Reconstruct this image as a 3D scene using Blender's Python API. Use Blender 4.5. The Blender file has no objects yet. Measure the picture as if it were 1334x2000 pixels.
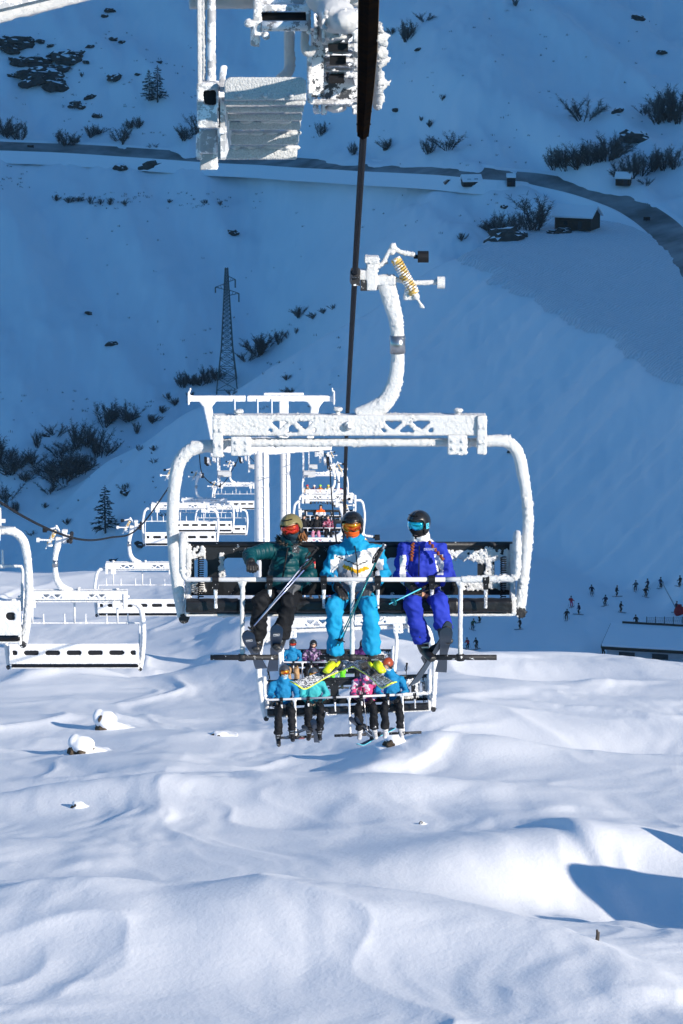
import bpy, bmesh, math, random
import numpy as np
from mathutils import Vector, Matrix, Quaternion
from mathutils import noise as mn
random.seed(7)
R = math.radians
SC = bpy.context.scene
COL = SC.collection
# ------------------------------------------------------------------ camera
FPX = 6060.0                       # focal length in pixels of the 1334-wide photograph
CAMLOC = Vector((0, 0, 0))
PITCH = math.atan(1200 / FPX)      # the horizon lies above the frame
YAW = math.atan(38 / FPX)
cd = bpy.data.cameras.new('camera'); cam = bpy.data.objects.new('camera', cd); COL.objects.link(cam)
cd.sensor_fit = 'HORIZONTAL'; cd.sensor_width = 36; cd.lens = 36 * FPX / 1334
cd.clip_start = 1; cd.clip_end = 12000
cam.rotation_euler = (math.pi / 2 - PITCH, 0, -YAW)
SC.camera = cam
CM = cam.rotation_euler.to_matrix()
def ray(px, py):
    return CM @ Vector(((px - 667) / FPX, (1000 - py) / FPX, -1))
def at(px, py, Y):
    d = ray(px, py); return d * (Y / d.y)
# ------------------------------------------------------------------ light
SUN_EL, SUN_AZ = R(20.5), R(49)     # azimuth from straight behind the camera towards the right
sdir = Vector((math.cos(SUN_EL) * math.sin(SUN_AZ), -math.cos(SUN_EL) * math.cos(SUN_AZ), math.sin(SUN_EL)))
W = bpy.data.worlds.new('World'); SC.world = W; W.use_nodes = True
nt = W.node_tree; bg = nt.nodes['Background']; sky = nt.nodes.new('ShaderNodeTexSky')
sky.sky_type = 'NISHITA'; sky.sun_disc = False; sky.sun_elevation = SUN_EL
sky.sun_rotation = math.atan2(sdir.x, sdir.y)
sky.altitude = 2300; sky.air_density = 1.0; sky.dust_density = 0.1; sky.ozone_density = 5.0
tint = nt.nodes.new('ShaderNodeMix'); tint.data_type = 'RGBA'; tint.blend_type = 'MULTIPLY'; tint.inputs[0].default_value = 1
nt.links.new(sky.outputs[0], tint.inputs[6]); tint.inputs[7].default_value = (.50, 1.0, 1.14, 1)
nt.links.new(tint.outputs[2], bg.inputs[0]); bg.inputs[1].default_value = 0.11
sl = bpy.data.lights.new('sun', 'SUN'); so = bpy.data.objects.new('sun', sl); COL.objects.link(so)
sl.energy = 5.0; sl.angle = R(0.5); sl.color = (1.0, 0.905, 0.785)
so.rotation_euler = sdir.to_track_quat('Z', 'Y').to_euler()
SC.view_settings.view_transform = 'Standard'; SC.view_settings.look = 'None'
SC.view_settings.exposure = 0.44; SC.view_settings.gamma = 1
# ------------------------------------------------------------------ helpers
def tag(o, label=None, cat=None, group=None, kind=None):
    if label: o['label'] = label
    if cat: o['category'] = cat
    if group: o['group'] = group
    if kind: o['kind'] = kind
    return o
def empty(name, loc, label=None, cat=None, group=None, rz=0):
    o = bpy.data.objects.new(name, None); COL.objects.link(o); o.location = loc
    o.rotation_euler = (0, 0, rz); o.empty_display_size = .1
    return tag(o, label, cat, group)
def link(name, me, m, parent=None, loc=None):
    o = bpy.data.objects.new(name, me); COL.objects.link(o)
    if m is not None:
        if not me.materials:
            for x in (m if isinstance(m, (list, tuple)) else [m]): me.materials.append(x)
    if parent is not None: o.parent = parent
    if loc is not None: o.location = loc
    return o
class MB:
    """collects shapes; build() links them as ONE mesh object"""
    def __init__(s): s.v = []; s.f = []; s.mi = []; s.cur = 0
    def add(s, vs, fs):
        n = len(s.v); s.v += [tuple(v) for v in vs]; s.f += [tuple(i + n for i in f) for f in fs]; s.mi += [s.cur] * len(fs)
    def box(s, c, size, rot=None):
        x, y, z = [a / 2 for a in size]; c = Vector(c)
        vs = [Vector((i * x, j * y, k * z)) for i in (-1, 1) for j in (-1, 1) for k in (-1, 1)]
        if rot is not None: vs = [rot @ v for v in vs]
        s.add([c + v for v in vs], [(0, 1, 3, 2), (4, 6, 7, 5), (0, 4, 5, 1), (2, 3, 7, 6), (0, 2, 6, 4), (1, 5, 7, 3)])
    def bar(s, a, b, w, h, up=(0, 0, 1)):      # rectangular bar from a to b
        a = Vector(a); b = Vector(b); d = (b - a).normalized(); u = Vector(up)
        sd = d.cross(u)
        if sd.length < 1e-4: sd = d.cross(Vector((0, 1, 0)))
        sd.normalize(); u = sd.cross(d)
        vs = [p + sd * (i * w / 2) + u * (j * h / 2) for p in (a, b) for (i, j) in ((-1, -1), (1, -1), (1, 1), (-1, 1))]
        s.add(vs, [(3, 2, 1, 0), (4, 5, 6, 7), (0, 1, 5, 4), (1, 2, 6, 5), (2, 3, 7, 6), (3, 0, 4, 7)])
    def tube(s, pts, r, seg=12, cap=True, flat=None):
        """r: number or list (number or (rx, ry)); flat: reference vector for the rx axis"""
        pts = [Vector(p) for p in pts]; n = len(pts)
        rs = r if isinstance(r, (list, tuple)) and len(r) == n and not (n == 2 and False) else [r] * n
        vs = []; ref = Vector(flat) if flat is not None else None
        d0 = (pts[1] - pts[0]).normalized()
        if ref is None: ref = Vector((1, 0, 0)) if abs(d0.x) < .8 else Vector((0, 1, 0))
        for i, p in enumerate(pts):
            d = (pts[min(i + 1, n - 1)] - pts[max(i - 1, 0)]).normalized()
            sx = (ref - d * ref.dot(d))
            if sx.length < 1e-5: sx = d.orthogonal()
            sx.normalize(); sy = d.cross(sx)
            if flat is None: ref = sx
            rr = rs[i]; rx, ry = rr if isinstance(rr, (tuple, list)) else (rr, rr)
            for k in range(seg):
                t = 2 * math.pi * k / seg; vs.append(p + sx * (math.cos(t) * rx) + sy * (math.sin(t) * ry))
        fs = [(i * seg + k, i * seg + (k + 1) % seg, (i + 1) * seg + (k + 1) % seg, (i + 1) * seg + k) for i in range(n - 1) for k in range(seg)]
        if cap: fs += [tuple(reversed(range(seg))), tuple((n - 1) * seg + k for k in range(seg))]
        s.add(vs, fs)
    def ball(s, c, r, seg=12, rings=8, rot=None):
        c = Vector(c); rx, ry, rz = r if isinstance(r, (tuple, list)) else (r, r, r)
        vs = []
        for i in range(rings + 1):
            t = math.pi * i / rings
            for k in range(seg):
                p = 2 * math.pi * k / seg
                v = Vector((rx * math.sin(t) * math.cos(p), ry * math.sin(t) * math.sin(p), rz * math.cos(t)))
                vs.append(c + (rot @ v if rot is not None else v))
        s.add(vs, [(i * seg + k, (i + 1) * seg + k, (i + 1) * seg + (k + 1) % seg, i * seg + (k + 1) % seg) for i in range(rings) for k in range(seg)])
    def prism(s, poly, a, b, axes):            # closed outline (2D list) swept from a to b along the third axis
        n = len(poly); X, Yv, Z = [Vector(q) for q in axes]
        vs = [X * p[0] + Yv * p[1] + Z * t for t in (a, b) for p in poly]
        s.add(vs, [tuple(reversed(range(n))), tuple(range(n, 2 * n))] + [(i, (i + 1) % n, n + (i + 1) % n, n + i) for i in range(n)])
    def mesh(s, name='m', smooth=False):
        me = bpy.data.meshes.new(name); me.from_pydata(s.v, [], s.f)
        if any(s.mi): me.polygons.foreach_set('material_index', s.mi)
        bm = bmesh.new(); bm.from_mesh(me); bmesh.ops.remove_doubles(bm, verts=bm.verts, dist=1e-5)
        bmesh.ops.recalc_face_normals(bm, faces=bm.faces); bm.to_mesh(me); bm.free()
        me.polygons.foreach_set('use_smooth', [smooth] * len(me.polygons)); return me
    def build(s, name, m, parent=None, smooth=False, loc=None):
        return link(name, s.mesh(name, smooth), m, parent, loc)
    def fused(s, voxel, smooth_it=2, disp=None, name='m', bevel=0):
        """one continuous skin round all shapes (voxel remesh), smoothed, then roughened by disp(co, normal) -> offset"""
        me = s.mesh(name)
        o = bpy.data.objects.new('tmp', me); COL.objects.link(o)
        md = o.modifiers.new('r', 'REMESH'); md.mode = 'VOXEL'; md.voxel_size = voxel; md.use_smooth_shade = True
        if smooth_it:
            ms = o.modifiers.new('s', 'SMOOTH'); ms.iterations = smooth_it; ms.factor = .5
        dg = bpy.context.evaluated_depsgraph_get(); out = bpy.data.meshes.new_from_object(o.evaluated_get(dg))
        bpy.data.objects.remove(o); bpy.data.meshes.remove(me)
        out.name = name
        if disp:
            n = len(out.vertices); co = np.empty(n * 3, 'f'); no = np.empty(n * 3, 'f')
            out.vertices.foreach_get('co', co); out.vertex_normals.foreach_get('vector', no)
            co = co.reshape(-1, 3); no = no.reshape(-1, 3)
            co = disp(co, no); out.vertices.foreach_set('co', co.ravel()); out.update()
        out.polygons.foreach_set('use_smooth', [True] * len(out.polygons))
        return out
def curve(pts, n=8):                            # Catmull-Rom through pts
    P = [Vector(p) for p in pts]; P = [P[0] * 2 - P[1]] + P + [P[-1] * 2 - P[-2]]; out = []
    for i in range(1, len(P) - 2):
        for k in range(n):
            t = k / n; a, b, c, d = P[i - 1], P[i], P[i + 1], P[i + 2]
            out.append(.5 * ((2 * b) + (c - a) * t + (2 * a - 5 * b + 4 * c - d) * t * t + (3 * b - a - 3 * c + d) * t ** 3))
    return out + [P[-2].copy()]
# vectorised gradient noise
_rng = np.random.RandomState(3); _perm = np.tile(_rng.permutation(256), 3)
_g3 = _rng.normal(size=(256, 3)); _g3 /= np.linalg.norm(_g3, axis=1)[:, None]
def pn(x, y, z=0.0):
    x, y, z = np.broadcast_arrays(np.asarray(x, float), np.asarray(y, float), np.asarray(z, float))
    xi, yi, zi = np.floor(x).astype(int), np.floor(y).astype(int), np.floor(z).astype(int)
    xf, yf, zf = x - xi, y - yi, z - zi; xi &= 255; yi &= 255; zi &= 255
    f = lambda t: t * t * t * (t * (t * 6 - 15) + 10)
    u, v, w = f(xf), f(yf), f(zf); res = 0
    for i in (0, 1):
        for j in (0, 1):
            for k in (0, 1):
                g = _g3[_perm[_perm[_perm[xi + i] + yi + j] + zi + k]]
                d = g[..., 0] * (xf - i) + g[..., 1] * (yf - j) + g[..., 2] * (zf - k)
                res = res + d * (u if i else 1 - u) * (v if j else 1 - v) * (w if k else 1 - w)
    return res * 1.6
def fbm(x, y, z=0.0, o=4):
    r = 0; a = 1
    for i in range(o):
        r = r + a * pn(x * 2 ** i + 17.3 * i, y * 2 ** i + 5.1 * i, z * 2 ** i); a *= .5
    return r
# ------------------------------------------------------------------ materials
def mat(name, col, rough=.6, metal=0, bump=0, bscale=50, var=0, vscale=8, spec=.4, coat=0, col2=None, sheen=0, bdist=.01, emit=None):
    m = bpy.data.materials.new(name); m.use_nodes = True; t = m.node_tree; N = t.nodes; L = t.links
    b = N['Principled BSDF']; b.inputs['Roughness'].default_value = rough; b.inputs['Metallic'].default_value = metal
    b.inputs['Specular IOR Level'].default_value = spec; b.inputs['Coat Weight'].default_value = coat
    b.inputs['Sheen Weight'].default_value = sheen
    c = (*col, 1); b.inputs['Base Color'].default_value = c
    tc = N.new('ShaderNodeTexCoord')
    if var or col2:
        nz = N.new('ShaderNodeTexNoise'); nz.inputs['Scale'].default_value = vscale; nz.inputs['Detail'].default_value = 5
        L.new(tc.outputs['Object'], nz.inputs['Vector'])
        rp = N.new('ShaderNodeValToRGB'); rp.color_ramp.elements[0].position = .35; rp.color_ramp.elements[1].position = .65
        rp.color_ramp.elements[0].color = (*(col2 or [x * (1 - var) for x in col]), 1); rp.color_ramp.elements[1].color = c
        L.new(nz.outputs[0], rp.inputs[0]); L.new(rp.outputs[0], b.inputs['Base Color'])
    if bump:
        nb = N.new('ShaderNodeTexNoise'); nb.inputs['Scale'].default_value = bscale; nb.inputs['Detail'].default_value = 6
        L.new(tc.outputs['Object'], nb.inputs['Vector'])
        bp = N.new('ShaderNodeBump'); bp.inputs['Strength'].default_value = bump; bp.inputs['Distance'].default_value = bdist
        L.new(nb.outputs[0], bp.inputs['Height']); L.new(bp.outputs[0], b.inputs['Normal'])
    return m
M = {}
# ------------------------------------------------------------------ terrain: one height function for everything
def smax(a, b, k): h = np.clip(.5 + .5 * (a - b) / k, 0, 1); return b + (a - b) * h + k * h * (1 - h)
def smin(a, b, k): return -smax(-a, -b, k)
def sstep(a, b, x): t = np.clip((x - a) / (b - a), 0, 1); return t * t * (3 - 2 * t)
_fp = np.polyfit([30, 50, 69, 90, 120, 174, 255], [-17.5, -21.2, -25, -28.6, -34.1, -43.6, -57.2], 3)
BUMPS = []     # (X, Y, sx, sy, angle, height): wind drifts and hollows near the lift, plus unseen shade-casting mounds
def bump(px, py, Y, sx, sy, h, ang=0):
    p = at(px, py, Y); BUMPS.append((p.x, Y, sx, sy, R(ang), h))
_ys = np.geomspace(50, 300, 2000); _pys = np.array([0.0] * 2000)
def _py_of(y):                       # photograph row at which the bare slope at distance y appears
    q = CM.transposed() @ Vector((0, y, float(np.polyval(_fp, y)) + 3 * math.exp(-(min(y - 230, 0) / 42) ** 2))); return 1000 - FPX * q.y / -q.z
_pys = np.array([_py_of(y) for y in _ys])
DRIFTS = []
def drift(pts, h, w1=1.0, w2=9.0):
    P_ = []
    for px, py in pts:
        y = float(np.interp(-py, -_pys, _ys)); P_.append((at(px, py, y).x, y))
    P_ = np.array(P_); DRIFTS.append((P_[:, 0], P_[:, 1], h * .46, w1 * 1.4, w2))
def hF(X, Y):
    z = np.polyval(_fp, Y)
    yc = 252 - 84 * sstep(-14, 7, X)
    z = z + (3.0 - .9 * sstep(0, 10, X)) * np.exp(-(np.minimum(Y - yc, 0) / 42) ** 2)
    d = Y - yc; z = z - .55 * np.logaddexp(0, d / 6) * 6
    wx = X + 3 * pn(X / 9, Y / 14, 3.3) + 1.2 * pn(X / 4, Y / 5, 2.3); wy = Y + 5 * pn(X / 11, Y / 15, 8.1) + 1.5 * pn(X / 5, Y / 6, 5.3)
    amp = sstep(300, 200, Y)
    z = z + amp * (.34 * sstep(60, 110, Y) * pn(wx / 14, wy / 19, 1.7) + .08 * pn(wx / 4.5, wy / 7, 4.2))
    lee = pn(wx / 6.2, wy / 8.5, 6.5); lee = np.where(lee > 0, lee, lee * .25)          # mounds with a steeper edge
    z = z + amp * (.16 + .20 * sstep(75, 110, Y)) * lee
    rg = np.clip(1 - np.abs(pn(wx / 6.5, wy / 10, 11.5)) * 2.4, 0, 1) ** 3
    z = z + amp * .18 * rg * np.clip(.3 + 1.5 * pn(X / 14, Y / 18, 2.2), 0, 1.2)
    rg2 = np.clip(1 - np.abs(pn(wx / 2.6, wy / 5, 14.5)) * 2.4, 0, 1) ** 2
    z = z + amp * .07 * rg2 * np.clip(2.5 * pn(X / 7, Y / 9, 9.2), 0, 1)
    z = z + amp * .03 * pn(wx / .9, wy / 1.8, 9.0)
    for (PX, PY, h, w1, w2) in DRIFTS:
        m = (X > PX[0] - 4) & (X < PX[-1] + 4)
        if not np.any(m): continue
        yc_ = np.interp(X, PX, PY) + .5 * pn(X / 1.6, h * 31, 1.5); e = np.minimum(3.0, (PX[-1] - PX[0]) * .4); tp = sstep(PX[0] - .3, PX[0] + e, X) * sstep(PX[-1] + .3, PX[-1] - e, X)
        dd = Y - yc_; z = z + h * tp * np.where(dd < 0, np.exp(-(dd / w1) ** 2), np.exp(-(dd / w2) ** 2))
    for (bx, by, sx, sy, a, h) in BUMPS:
        dx = X - bx; dy = Y - by; c, s_ = math.cos(a), math.sin(a)
        u = (dx * c + dy * s_) / sx; v = (-dx * s_ + dy * c) / sy
        z = z + h * np.exp(-(u * u + v * v))
    return z
def hM(X, Y):
    X = X / .88; Y = Y / .88
    n1 = 2.2 * fbm(X / 40 + 3, Y / 60, 1.1, 3) + 2.6 * pn((X * .4 - Y * .92) / 11, (X * .92 + Y * .4) / 90, 7.7) + 1.0 * pn((X * .4 - Y * .92) / 3.2, (X * .92 + Y * .4) / 40, 3.7) + .35 * fbm(X / 3.5, Y / 6, 4.1, 3)
    face = -85 + .784 * (X - 33) + .3317 * (Y - 752) + n1
    plat = -85 + np.where(Y < 752, .085, .05) * (Y - 752) + .22 * fbm(X / 6, Y / 10, 5.0, 3)
    top = smin(face, plat, 2.5)
    yr = 752 - .414 * np.minimum(X - 33, 0) + 3 * np.maximum(X - 33, 0)
    back = (-85 + .647 * np.minimum(X - 33, 0)) - .62 * (Y - yr) + 2.2 * pn(X / 18, Y / 30, 3.3)
    return .88 * smin(top, back, 4)
def hB(X, Y):
    left = -118 + .45 * (Y - 740); right = -76 + .3 * (Y - 692)
    w = sstep(-.035, .05, X / Y + .012 * pn(Y / 60, 4.4, .5))
    return left * (1 - w) + right * w + 5.5 * pn(X / 60, Y / 90, .3) + 5.0 * pn((X + .45 * Y) / 20, (Y - .45 * X) / 90, 4.4) + 1.9 * pn((X + .3 * Y) / 8, (Y - .3 * X) / 60, 6.4) + 1.1 * fbm(X / 12, Y / 20, 2.7, 4) + .8 * np.clip(pn(X / 4, Y / 7, 12.7), 0, 1)
def hV(X, Y):
    return -112 + .8 * pn(X / 40, Y / 50, 7.1) + .25 * fbm(X / 7, Y / 12, 3.3, 3) - .55 * 12 * np.logaddexp(0, (-2 - X) / 12) - .5 * 10 * np.logaddexp(0, (Y - 575) / 10)
def hT(X, Y):
    X = np.asarray(X, float); Y = np.asarray(Y, float)
    far = smax(smax(hM(X, Y), hB(X, Y), 3), hV(X, Y), 2)
    return np.maximum(hF(X, Y), far)
# drifts, mounds and hollows of the near slope
bump(200, 1800, 77, 9, 5, 1.0); bump(560, 1860, 73, 7, 4, .6, 0); bump(1240, 1800, 85, 4.0, 5, -1.6, 0)
BUMPS.append((17.4, 87, 2.0, 1.6, 0, 3.2)); BUMPS.append((18.6, 80, 2.2, 2.6, 0, 3.9)); BUMPS.append((16.2, 75, 1.5, 1.8, 0, 2.6)); bump(1290, 1760, 87, 1.6, 1.8, .45); bump(1150, 1800, 84, 1.3, 1.6, .4); bump(1230, 1850, 81, 1.5, 1.2, .35); BUMPS.append((23, 104, 4.5, 5, 0, 3.0));  # appended mounds stand out of view, added to throw shade across the slope
bump(1130, 1690, 93, 5, 4, .5, 20); bump(930, 1740, 89, 5, 4, .5, 20)
bump(240, 1590, 108, 6, 3, .8, 5); bump(760, 1590, 106, 4.5, 3, .6, 0); bump(620, 1640, 100, 3, 2.5, -.3)
bump(1000, 1300, 165, 10, 8, .4); bump(700, 1440, 132, 6, 7, .4); bump(330, 1330, 172, 6, 7, -1.2, 20)
bump(440, 1340, 166, 4, 5, .9); bump(90, 1330, 170, 5, 6, .8); bump(1250, 1500, 124, 6, 4, -.8)
bump(1100, 1380, 150, 7, 4, -.9); bump(900, 1530, 118, 4, 3, .8); bump(640, 1540, 117, 5, 3, -.6)
drift([(-60, 1815), (120, 1812), (300, 1822)], .45, .8, 7)
drift([(330, 1800), (600, 1797), (850, 1830), (1100, 1880), (1345, 1938)], 1.0, 6, 1.8)
drift([(470, 1775), (600, 1772), (760, 1800), (920, 1815)], .35, .7, 6)
drift([(870, 1640), (960, 1620), (1060, 1635), (1180, 1690), (1300, 1735)], .4, 1.1, 7)
drift([(1030, 1650), (1150, 1665), (1350, 1680)], .5, .9, 7); drift([(640, 1548), (800, 1530), (915, 1488)], .7, 1.0, 9)
drift([(170, 1548), (300, 1535), (450, 1540), (620, 1562)], .7, 1.0, 6); drift([(800, 1435), (950, 1415), (1090, 1400)], .55, 1.1, 10)
drift([(1110, 1397), (1250, 1380), (1370, 1375)], .6, 1.2, 10); drift([(1030, 1610), (1120, 1600), (1210, 1605)], .35, .7, 5)
drift([(140, 1445), (330, 1452), (560, 1440)], .4, 1.0, 8); drift([(-20, 1335), (150, 1312), (310, 1292)], .7, 1.2, 9)
drift([(105, 1706), (180, 1698), (250, 1702)], .3, .6, 5); drift([(190, 1616), (260, 1610), (340, 1612)], .3, .6, 5)
drift([(370, 1285), (430, 1275), (500, 1272)], .6, 1.4, 9); drift([(1170, 1968), (1290, 1955), (1370, 1950)], .4, .7, 5)
drift([(560, 1620), (700, 1600), (860, 1612)], .5, 3.0, 2.2); drift([(60, 1480), (260, 1500), (420, 1490)], .35, 3, 2.5)
def ground_at(px, py, y0=55, y1=1500):
    d = ray(px, py); d = d / d.y; Ys = np.geomspace(y0, y1, 3000); zz = hT(d.x * Ys, Ys); g = d.z * Ys - zz
    i = int(np.argmax(g <= 0)); 
    if g[i] > 0: return Vector((d.x * y1, y1, float(zz[-1])))
    a, b = Ys[max(i - 1, 0)], Ys[i]
    for _ in range(18):
        m_ = (a + b) / 2
        if d.z * m_ - float(hT(d.x * m_, m_)) > 0: a = m_
        else: b = m_
    return Vector((d.x * b, b, float(hT(d.x * b, b))))
# snow
def snow_mat():
    m = bpy.data.materials.new('snow'); m.use_nodes = True; t = m.node_tree; N = t.nodes; L = t.links
    b = N['Principled BSDF']; b.inputs['Roughness'].default_value = .55; b.inputs['Specular IOR Level'].default_value = .3
    b.inputs['Base Color'].default_value = (.88, .895, .92, 1)
    tc = N.new('ShaderNodeTexCoord')
    mp = N.new('ShaderNodeMapping'); mp.inputs['Scale'].default_value = (1, .6, 1); L.new(tc.outputs['Object'], mp.inputs[0])
    def noise(sc, det, ro):
        n = N.new('ShaderNodeTexNoise'); n.inputs['Scale'].default_value = sc; n.inputs['Detail'].default_value = det; n.inputs['Roughness'].default_value = ro; L.new(mp.outputs[0], n.inputs['Vector']); return n
    n1 = noise(.9, 10, .62); n2 = noise(7, 4, .6)
    bp = N.new('ShaderNodeBump'); bp.inputs['Strength'].default_value = .4; bp.inputs['Distance'].default_value = .07
    L.new(n1.outputs[0], bp.inputs['Height'])
    b2 = N.new('ShaderNodeBump'); b2.inputs['Strength'].default_value = .4; b2.inputs['Distance'].default_value = .035
    L.new(n2.outputs[0], b2.inputs['Height']); L.new(bp.outputs[0], b2.inputs['Normal']); L.new(b2.outputs[0], b.inputs['Normal'])
    return m
M['snow'] = snow_mat()
def grid(Ys, S, hfun, off=60):
    Yg, Sg = np.meshgrid(Ys, S, indexing='ij'); Xg = Sg * (Yg + off); Zg = hfun(Xg, Yg)
    co = np.stack([Xg, Yg, Zg], -1).reshape(-1, 3); nr, nc = Yg.shape
    i = np.arange(nr * nc).reshape(nr, nc); q = np.stack([i[:-1, :-1], i[:-1, 1:], i[1:, 1:], i[1:, :-1]], -1).reshape(-1, 4)
    me = bpy.data.meshes.new('g'); me.vertices.add(len(co)); me.vertices.foreach_set('co', co.ravel())
    me.loops.add(q.size); me.loops.foreach_set('vertex_index', q.ravel()); me.polygons.add(len(q))
    me.polygons.foreach_set('loop_start', np.arange(0, q.size, 4)); me.polygons.foreach_set('loop_total', np.full(len(q), 4))
    me.update(calc_edges=True); me.polygons.foreach_set('use_smooth', np.ones(len(q), bool)); return me
S_ = np.concatenate([-np.geomspace(.9, .12, 30)[:-1], np.linspace(-.12, .12, 420), np.geomspace(.12, .9, 30)[1:]])
Y_ = np.concatenate([np.geomspace(12, 55, 30)[:-1], np.geomspace(55, 290, 560)[:-1], np.geomspace(290, 1150, 560)[:-1], np.geomspace(1150, 4500, 50)])
o = link('snow_ground', grid(Y_, S_, hT), M['snow']); tag(o, kind='structure')
# unseen steep ridge on the right, added to shade the valley
def shade_ridge():
    ys = np.linspace(-1, 1, 60); xs = np.linspace(-1, 1, 40); V = []; 
    for j in ys:
        for i in xs:
            X = 520 + 150 * i; Y = 700 + 770 * j
            end = min(1, max(0, (Y + 70) / 60)); h = 700 * (1 - abs(i) ** 1.5) * end * (1 + .1 * float(pn(Y / 150, i * 2, .5)))
            V.append((X, Y, -150 + h))
    n = len(xs); F = [(a * n + b, a * n + b + 1, (a + 1) * n + b + 1, (a + 1) * n + b) for a in range(len(ys) - 1) for b in range(n - 1)]
    me = bpy.data.meshes.new('shade_ridge'); me.from_pydata(V, [], F); o = link('shade_ridge', me, M['snow']); tag(o, kind='structure')
shade_ridge()
# ------------------------------------------------------------------ materials of the objects
def patchy(name, dark, cover, scale=9, rough=.45, rd=.5):
    """dark paint or plastic with rime frozen to it in patches"""
    m = bpy.data.materials.new(name); m.use_nodes = True; t = m.node_tree; N = t.nodes; L = t.links; b = N['Principled BSDF']
    tc = N.new('ShaderNodeTexCoord'); n = N.new('ShaderNodeTexNoise'); n.inputs['Scale'].default_value = scale; n.inputs['Detail'].default_value = 9; n.inputs['Roughness'].default_value = .72
    L.new(tc.outputs['Object'], n.inputs['Vector']); r = N.new('ShaderNodeValToRGB')
    r.color_ramp.elements[0].position = cover; r.color_ramp.elements[1].position = cover + .025
    r.color_ramp.elements[0].color = (*dark, 1); r.color_ramp.elements[1].color = (.86, .88, .91, 1)
    L.new(n.outputs[0], r.inputs[0]); L.new(r.outputs[0], b.inputs['Base Color'])
    r2 = N.new('ShaderNodeMapRange'); r2.inputs[1].default_value = cover; r2.inputs[2].default_value = cover + .03; r2.inputs[3].default_value = rough; r2.inputs[4].default_value = .8
    L.new(n.outputs[0], r2.inputs[0]); L.new(r2.outputs[0], b.inputs['Roughness'])
    bp = N.new('ShaderNodeBump'); bp.inputs['Strength'].default_value = .6; bp.inputs['Distance'].default_value = .01
    L.new(n.outputs[0], bp.inputs['Height']); L.new(bp.outputs[0], b.inputs['Normal']); return m
def rime_mat():
    m = patchy('rime', (.30, .31, .33), .5, 16, .7); r = [n for n in m.node_tree.nodes if n.type == 'VALTORGB'][0].color_ramp
    r.elements[0].position = .20; r.elements[1].position = .31; r.elements[1].color = (.76, .77, .79, 1); e = r.elements.new(.50); e.color = (.83, .835, .84, 1)
    nz = [n for n in m.node_tree.nodes if n.type == 'TEX_NOISE'][0]; nz.inputs['Roughness'].default_value = .85
    bp = [n for n in m.node_tree.nodes if n.type == 'BUMP'][0]; bp.inputs['Strength'].default_value = 1; bp.inputs['Distance'].default_value = .03; return m
M['rime'] = rime_mat()
M['black_panel'] = patchy('black_panel', (.012, .013, .016), .62, 7)
M['black_vinyl'] = mat('black_vinyl', (.012, .012, .014), .38, bump=.5, bscale=14, bdist=.02)
M['rubber'] = mat('rubber', (.008, .009, .012), .6, bump=.2, bscale=80, spec=.25)
M['frosty_black'] = patchy('frosty_black', (.015, .015, .018), .60, 22, .6)
M['steel'] = mat('steel', (.42, .42, .43), .3, metal=.9, bump=.15, bscale=30)
M['grey_paint'] = mat('grey_paint', (.62, .62, .64), .42, var=.12, vscale=20, bump=.15, bscale=60)
M['frosty_steel'] = patchy('frosty_steel', (.30, .30, .31), .47, 14, .4)
M['frosty_grey'] = patchy('frosty_grey', (.42, .43, .45), .50, 9, .5)
M['gold_spring'] = patchy('gold_spring', (.55, .36, .08), .50, 16, .35)
M['cable'] = mat('cable', (.018, .020, .026), .7, spec=.05, bump=.6, bscale=60)
M['white_post'] = mat('white_post', (.82, .82, .82), .6, var=.1, vscale=3, bump=.3, bscale=12, bdist=.05)
def rime(a=.006, s=30, spike=.012, sc=70):
    a *= 1.05; spike *= 1.35; sc *= 1.1
    def f(co, no):
        x, y, z = co[:, 0], co[:, 1], co[:, 2]
        n = a * fbm(x * s, y * s, z * s, 2)
        p = pn(x * sc, y * sc, z * sc); n = n + spike * np.clip(p - .10, 0, 1) ** 1.1
        cover = np.clip(.7 + 1.3 * pn(x * 5, y * 5, z * 5) + .55 * no[:, 0] + .1 * np.abs(no[:, 1]), .08, 1.7)
        return co + no * (n * cover)[:, None].astype('f')
    return f
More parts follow.
